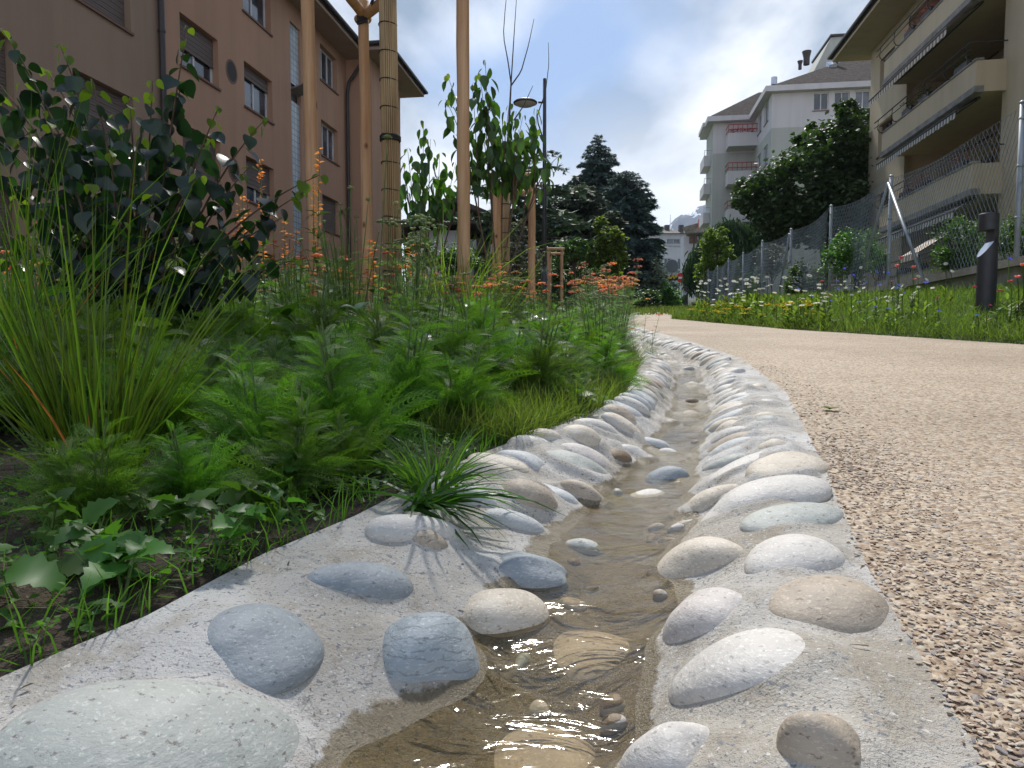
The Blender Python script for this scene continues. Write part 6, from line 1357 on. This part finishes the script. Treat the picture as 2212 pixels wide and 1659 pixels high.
# yarrow heads placed where they stand out in the photograph
HP = [yarrow_proto(10, .66, 1, 'yarrow_bl', True, .16, 'salmon'), yarrow_proto(10, .66, 1, 'yarrow_bl', True, .16, 'yelloworange'), yarrow_proto(10, .66, 1, 'yarrow_bl', True, .16, 'bud')]
for i, (px, py, d, k, lb) in enumerate([(1402, 667, 4.6, 0, 'single salmon yarrow leaning over the channel at the bend of the path'), (1172, 615, 5.2, 0, None), (1232, 600, 6.5, 0, None), (1282, 640, 5.4, 0, None), (1340, 640, 5.2, 0, None), (1320, 662, 4.4, 0, None), (1378, 698, 3.9, 0, None), (1412, 720, 4.4, 1, None), (937, 558, 4.0, 1, 'pale orange yarrow plate left of the middle stake'), (1180, 575, 6.4, 0, None), (1150, 590, 6.0, 0, None), (1100, 605, 4.8, 1, None), (1350, 612, 8, 1, None), (1300, 610, 8, 1, None), (1375, 630, 8, 1, None), (915, 545, 5, 1, None), (1215, 592, 7, 2, None), (1060, 592, 5, 1, None), (735, 522, 4.2, 0, None), (690, 525, 4.4, 0, None), (600, 540, 4.0, 1, None), (570, 600, 3.6, 1, None), (820, 640, 3.4, 1, None), (1260, 615, 6, 0, None), (1390, 655, 6, 1, None)]):
    p = W(px, py, d); g0 = gz(p[0], d); pr = HP[k]; first = pr.name not in used_p; used_p.add(pr.name)
    sc_ = (p[2]-g0)/.66; s2 = min(max(sc_, .5), 1.2); place(pr, (p[0], d, g0), rng.uniform(0, 6.3), (s2, s2, sc_), lb or 'single yarrow stalk with one flat %s head standing above the foliage' % ['salmon', 'buff', 'green'][k], first=first)
# ------------------------------------------------------------------ orange spikes, scabious heads, weeds
def spike_proto():
    t_ = thing('orange_flower_spike', 'thin stalk with loose orange tubular flowers near the left stake', 'flower', (0, 0, 0), 'orange flower spikes'); a = A(); P = bez((0, 0, 0), (.02, 0, .5), (.03, .02, 1), 10); a.tube(P, np.linspace(.004, .0018, 10), 5); 
    n_ = 14; a.build('stem', MT['greenstem'], t_); lv = A(); i = rng.integers(1, 7, n_); lv.addN(bendN(LANCE[0], P[i], U(0, 6.3, n_), U(.2, .9, n_), U(-.5, .2, n_), .09, .09), LANCE[1]); lv.build('leaves', LF['mid'], t_)
    n_ = 34; f_ = rng.uniform(.62, 1, n_); pt_ = np.stack([np.interp(f_, np.linspace(0, 1, 10), P[:, k]) for k in range(3)], 1); fl = A(); fl.addN(bendN(LANCE[0], pt_, U(0, 6.3, n_), U(-.1, .7, n_), U(-.5, .3, n_), U(.022, .04, n_), .045, rng.normal(0, 1, n_)), LANCE[1]); fl.build('blossoms', LF['orange'], t_); return t_
def spw(px, py): return ('left of' if px < 660 else ('against' if px < 705 else 'right of'))+' the left stake, '+('highest' if py < 400 else ('upper middle' if py < 480 else 'low among the yarrow'))+(', far left' if px < 560 else '')
SP = [spike_proto(), spike_proto()]
for i, (px, py, d) in enumerate([(575, 340, 4.2), (690, 320, 4.3), (572, 350, 4.6), (680, 375, 4.4), (560, 430, 4.0), (610, 470, 4.0), (540, 440, 4.3), (700, 470, 4.2), (640, 500, 3.9), (585, 500, 4.4), (690, 590, 3.6), (520, 480, 4.2), (800, 520, 4.1), (815, 525, 4.0), (630, 480, 4.6), (660, 500, 4.4), (490, 500, 4.3), (885, 530, 5.2), (545, 400, 4.6)]):
    p = W(px, py, d); g0 = gz(p[0], d); pr = SP[i % 2]; h_ = p[2]-g0; place(pr, (p[0]-.03, d, g0), rng.uniform(0, 6.3), (1, 1, h_), label='thin stalk of loose orange tubular flowers, '+spw(px, py), first=i < 2)
def scab_proto():
    t_ = thing('scabious_seedhead', 'round spiky green seed head on a tall thin stalk', 'seed head', (0, 0, 0), 'scabious seed heads'); a = A(); P = bez((0, 0, 0), (.01, 0, .5), (0, 0, 1), 8); a.tube(P, np.linspace(.004, .0022, 8), 5); a.build('stem', MT['greenstem'], t_)
    return t_
for i, (px, py, d, lb) in enumerate([(837, 297, 3.4, 'flat scabious seed head high in front of the wrapped trunk'), (757, 407, 3.7, None), (795, 433, 3.7, None), (735, 443, 3.9, None), (855, 440, 3.9, None), (868, 520, 3.4, None), (838, 540, 3.4, None), (700, 480, 3.9, None), (770, 470, 4.2, None), (918, 580, 3.5, None), (650, 520, 3.5, None), (740, 560, 3.3, None)]):
    p = W(px, py, d); g0 = gz(p[0], d); t_ = thing('scabious_seedhead', lb or 'spiky green seed head, '+('against the rear stake' if 770 < px < 810 else ('left of the rear stake' if px <= 770 else 'before or right of the wrapped trunk'))+(', high' if py < 445 else (', mid height' if py < 500 else ', low'))+(', leftmost' if px < 660 else ''), 'seed head', (p[0], d, g0), 'scabious seed heads'); a = A(); b_ = np.array([p[0]+rng.normal(0, .06), d, g0]); a.tube(bez(b_, (b_+p)/2+rng.normal(0, .02, 3), p-np.array([0, 0, .008]), 10), np.linspace(.0038, .002, 10), 6); a.build('stem', MT['greenstem'], t_)
    n_ = 26; a = A(); q = U(0, 6.3, n_); flat = i == 0; a.addN(bendN(LANCE[0], np.repeat(p[None], n_, 0), q, U(-.1, .3, n_) if flat else U(-.2, 1.4, n_), U(-.2, .5, n_), (.026 if flat else .018)*U(.8, 1.3, n_), .03), LANCE[1]); V, F = ICO2; a.add(p+V*np.array([.018, .018, .009] if flat else [.009, .009, .009])+np.array([0, 0, .004]), F); a.build('seed_head', LF['bud'], t_)
# grass plumes that nod at the horizon of the bed
a = A()
for (bx, tx_, ty_, d) in ((760, 735, 455, 4.0), (850, 870, 450, 4.2), (700, 760, 450, 4.1), (930, 915, 478, 4.6), (940, 900, 500, 4.6), (620, 700, 460, 4.4)):
    p = W(tx_, ty_, d); b_ = np.array([xa(bx, d), d, gz(xa(bx, d), d)]); P = bez(b_, (b_[0], d, p[2]*1.05), p, 14); a.tube(P, np.linspace(.0022, .001, 14), 4, caps=False); n_ = 60; f_ = rng.uniform(.72, 1, n_); pt_ = np.stack([np.interp(f_, np.linspace(0, 1, 14), P[:, k]) for k in range(3)], 1); a.addN(bendN(BL3[0], pt_, U(0, 6.3, n_), U(-.6, .6, n_), U(-1.4, 0, n_), U(.02, .045, n_), .004), BL3[1])
t0_ = np.array([xa(800, 4.1), 4.1, gz(xa(800, 4.1), 4.1)]); build_top(a, 'nodding_grass_plumes', LF['bud'], t0_, 'pale nodding grass plumes over the yarrow left of the middle stake', 'grass plumes')
# weeds with toothed leaves on the soil near the camera
def weed(px, py, d, n, L, lb, mat='weed', tall=.06, leaf=JAG, group='toothed weeds at the front of the bed'):
    x = xa(px, d); b0 = np.array([x, d, gz(x, d)]); t_ = thing('weed_plant', lb, 'weed', b0, group); st = A(); lf = A()
    for s in range(max(1, n//7)):
        q = rng.uniform(0, 6.3); tp = b0+np.array([math.cos(q)*tall*.8, math.sin(q)*tall*.5, tall*rng.uniform(.6, 1.2)]); P = bez(b0, (b0+tp)/2+(0, 0, tall*.3), tp, 7); st.tube(P, np.linspace(.002, .0012, 7), 5)
        m_ = 7; i = np.array([2, 3, 4, 5, 6, 6, 6]); LL = L*np.array([1, 1, .95, .85, .7, .6, .5])*U(.8, 1.15, m_); e0 = U(-.1, .9, m_); lf.addN(bendN(leaf[0], P[i], np.arange(m_)*2.4+q, e0, e0-U(.5, 1.3, m_), LL, LL*1.0, rng.normal(0, .4, m_)), leaf[1])
    st.build('stems', MT['greenstem'], t_); lf.build('leaves', LF[mat], t_, True)
for w_ in [(535, 1130, .98, 14, .05, 'light green toothed weed at the channel edge'), (450, 1230, .86, 14, .045, 'trailing weed overhanging the mortar'), (250, 1310, .74, 14, .05, 'toothed weed over the big boulder at the lower left'), (150, 1290, .76, 7, .06, 'dark toothed weed at the lower left'), (90, 1180, .88, 10, .05, 'small weed left of the ornamental grass'), (400, 1160, .95, 14, .05, 'leafy weed right of the ornamental grass foot'), (330, 1130, 1.0, 10, .045, 'low weed beside the grass foot'), (600, 1080, 1.12, 10, .04, 'small weed behind the light green one'), (800, 950, 1.5, 10, .05, 'toothed weed under the yarrow'), (840, 1010, 1.28, 10, .045, 'mugwort-like weed beside the strap leaves'), (1250, 880, 2.05, 14, .05, 'bright seedling patch on the channel edge'), (1180, 880, 2.1, 10, .06, 'bright green seedling under the yarrow edge'), (30, 1330, .72, 10, .06, 'dark weed in the lower left corner'), (640, 1150, .99, 8, .03, 'tiny weed sprouting from the bare soil'), (260, 1230, .82, 10, .06, 'round-leaved weed in shade at the lower left'), (500, 1010, 1.2, 14, .05, 'weed between grass tuft and yarrow'), (700, 1010, 1.25, 12, .045, 'weed with small mauve bud under the yarrow')]: weed(*w_)
weed(1050, 690, 3.6, 14, .12, 'broad grey-green leaves by the middle stake', 'sage', .25, HEART, 'broad-leaved plants in the bed'); weed(1120, 700, 3.4, 14, .11, 'broad shiny leaves right of the middle stake', 'sage', .2, HEART, 'broad-leaved plants in the bed'); weed(850, 760, 2.6, 14, .10, 'glossy lance-leaved plant amid the yarrow', 'sage', .25, OVATE, 'broad-leaved plants in the bed'); weed(700, 730, 2.5, 14, .12, 'upright broad-leaved plant in the middle of the yarrow', 'weed', .3, OVATE, 'broad-leaved plants in the bed'); weed(300, 800, 1.9, 14, .12, 'yellow-green broad leaves behind the ornamental grass', 'lime', .22, OVATE, 'broad-leaved plants in the bed'); weed(60, 640, 2.4, 14, .14, 'large drooping leaves at the left edge', 'weed', .45, OVATE, 'broad-leaved plants in the bed')
a = A(); p = hitsurf(1795, 893, -.0); y = 2.05; x = xa(1795, 2.08); n_ = 7; a.addN(bendN(OVATE[0], np.repeat(np.array([[x, 2.08, SL*2.08+.008]]), n_, 0), U(0, 6.3, n_), .4, .1, .03, .03), OVATE[1]); build_top(a, 'fallen_leaf', LF['lime'], (x, 2.08, SL*2.08), 'tiny green leaf sprig lying on the path', 'leaf')
# ------------------------------------------------------------------ wild flowers on the verge
def flower_proto(kind):
    nm = {'w': 'daisy', 'b': 'cornflower', 'm': 'knapweed', 'y': 'yellow_flower', 'p': 'poppy'}[kind]; lab = {'w': 'white daisy with a yellow centre on the verge', 'b': 'blue cornflower on the verge', 'm': 'magenta knapweed on the verge', 'y': 'small yellow flower cluster on the verge', 'p': 'coral pink flower on the verge'}[kind]
    t_ = thing(nm, lab, 'wildflower', (0, 0, 0), lab.split(' on')[0]+'s'); a = A(); a.tube(bez((0, 0, 0), (.02, .01, .25), (.0, 0, .5), 6), [.0028]*6, 4, caps=False); n_ = 6; a.addN(bendN(LANCE[0], np.stack([np.zeros(n_), np.zeros(n_), U(.02, .3, n_)], 1), U(0, 6.3, n_), 1.0, .3, .09, .08), LANCE[1]); a.build('stem', LF['verge'], t_)
    c = np.array([0, 0, .5]); V, F = ICO1; a = A()
    if kind != 'y': c = np.array([0, -.006, .5])
    if kind == 'w': n_ = 14; a.addN(bendN(BL3[0], np.repeat(c[None], n_, 0), np.arange(n_)*.449, .25, -.1, .026, .010), BL3[1]); a.build('petals', LF['white'], t_); a = A(); a.add(c+V*(.009, .009, .005), F); a.build('disc', LF['yellow'], t_)
    elif kind == 'b': n_ = 18; a.addN(bendN(BL3[0], np.repeat(c[None], n_, 0), np.arange(n_)*.9, U(.1, 1.0, n_), 0, .024, .010), BL3[1]); a.build('petals', LF['blue'], t_)
    elif kind == 'm': n_ = 26; a.addN(bendN(BL3[0], np.repeat(c[None], n_, 0), np.arange(n_)*.9, U(.1, 1.4, n_), .8, .024, .007), BL3[1]); a.build('petals', LF['magenta'], t_)
    elif kind == 'p': n_ = 5; a.addN(bendN(OVATE[0], np.repeat(c[None], n_, 0), np.arange(n_)*1.25, 1.2, .9, .030, .04), OVATE[1]); a.build('petals', LF['pink'], t_)
    else:
        n_ = 12; q = rng.normal(0, .022, (n_, 3))*(1, 1, .6)+c; a.addN(q[:, None]+V[None]*.008, F); a.build('petals', LF['yellow'], t_)
    for ch in t_.children:
        if ch.name.startswith(('petals', 'disc')) and kind in 'wbm':
            me = ch.data; co_ = np.zeros(len(me.vertices)*3, np.float32); me.vertices.foreach_get('co', co_); co_ = co_.reshape(-1, 3)-c; tl = .95; yy = co_[:, 1]*math.cos(tl)-co_[:, 2]*math.sin(tl); z2 = co_[:, 1]*math.sin(tl)+co_[:, 2]*math.cos(tl); co_[:, 1] = yy; co_[:, 2] = z2; me.vertices.foreach_set('co', (co_+c).astype(np.float32).ravel()); me.update()
    return t_
FPROT = {k: flower_proto(k) for k in 'wbmyp'}; fcount = {k: 0 for k in 'wbmyp'}
def putf(kind, x, y, h_, s=1.0):
    first = fcount[kind] == 0; fcount[kind] += 1; px = CX+x/y*FPX
    wh = 'near the road signs' if px < 1520 else ('below the light green tree' if px < 1600 else ('by the far fence posts' if px < 1690 else ('by the fourth fence post' if px < 1740 else ('at the third fence post' if px < 1830 else ('left of the braced fence post' if px < 1905 else ('right of the braced fence post' if px < 1990 else ('before the low wall' if px < 2090 else 'beside the dark bollard')))))))
    lb = FPROT[kind]['label'].split(' on the')[0].replace(' with a yellow centre', '')+' '+wh+(', tall' if h_ > .5 else (', mid height' if h_ > .3 else ', low')); place(FPROT[kind], (x, y, gz(x, y)), rng.normal(0, .6), (s, s, h_/.5), lb, first=first)
def putpx(kind, px, py, t_off=.6, s=1.7):   # stand a verge flower on the verge so its head is near this height
    X = (px-CX)/FPX; dd = np.linspace(4.5, 36, 400); xs = X*dd; lo, hi = xrf(dd)+.05, fencex(dd)-.08; ok = (xs > lo) & (xs < hi)
    zh = H+K(py)*dd-np.array([gz(x, y) for x, y in zip(xs, dd)]); ok &= (zh > .12) & (zh < .75); 
    if not ok.any(): return
    cand = np.nonzero(ok)[0]; i = random.choice(cand[:max(1, len(cand)//2)]); putf(kind, xs[i], dd[i], zh[i], s)
for _ in range(64): putpx('w', rng.uniform(1500, 1640), rng.uniform(600, 665))
for _ in range(34): putpx('w', rng.uniform(1620, 1790), rng.uniform(595, 660))
for (px, py) in ((1854, 578), (1820, 608), (1852, 608), (1811, 615), (1823, 622), (1845, 620), (1862, 622), (1852, 630), (1835, 637), (1910, 641), (1912, 650), (1925, 622), (1943, 637), (1977, 597), (1994, 604), (1978, 620), (2009, 622), (2015, 629), (2035, 570), (2048, 586), (1683, 640), (1700, 636)): putpx('w', px, py, s=1.0)
for (px, py) in ((1818, 580), (1837, 595), (1803, 607), (1870, 596), (1886, 588), (1912, 591), (1805, 625), (1868, 612), (1895, 616), (1931, 622), (1887, 647), (1888, 662), (1852, 652), (1946, 633), (2015, 695), (2023, 672), (2107, 681), (1935, 617), (1720, 625), (1750, 640), (1690, 660), (1995, 610), (1915, 667), (1790, 650), (1765, 625), (2170, 560)): putpx('b', px, py, s=1.25)
for (px, py) in ((1790, 622), (1888, 640), (2020, 644), (2097, 621), (1817, 684), (1665, 650), (2130, 660), (1740, 655)): putpx('m', px, py, s=1.1)
for (px, py) in ((1931, 577), (1937, 560), (1965, 580), (1968, 605), (2175, 610), (2190, 600), (2150, 630), (1920, 610), (2200, 575), (1770, 610), (1785, 640)): putpx('p', px, py)
for _ in range(40): putpx('y', rng.uniform(1490, 1620), rng.uniform(655, 690))
for _ in range(12): putpx('y', rng.uniform(1640, 1760), rng.uniform(650, 680))
# drop prototypes that were never placed
for pr in NEARP+MIDP+BUSHP+HP:
    if pr.name not in used_p:
        for c in list(pr.children_recursive): bpy.data.objects.remove(c)
        bpy.data.objects.remove(pr)
for o in [x for x in scene.objects if x.name.startswith('scabious_seedhead') and not x.children]: bpy.data.objects.remove(o)

# ------------------------------------------------------------------ air
bpy_m = bpy.data.materials.new('air'); bpy_m.use_nodes = True; hn = bpy_m.node_tree; hn.nodes.remove(hn.nodes['Principled BSDF']); pv_ = hn.nodes.new('ShaderNodeVolumePrincipled'); pv_.inputs['Color'].default_value = (.62, .76, 1, 1); pv_.inputs['Density'].default_value = .00013; pv_.inputs['Anisotropy'].default_value = .3
hn.links.new(pv_.outputs[0], hn.nodes['Material Output'].inputs['Volume'])
a = A(); a.box(-4300, 4300, -4300, 4300, -3.5, 720); o = a.build('haze', bpy_m); o['kind'] = 'stuff'

for o_ in scene.objects:
    if 'label' in o_.keys():
        w_ = o_['label'].split()
        if len(w_) > 16: o_['label'] = o_['label'].replace(', mid height', '').replace('small ', '').replace(' on the verge', '').replace('the ', '')
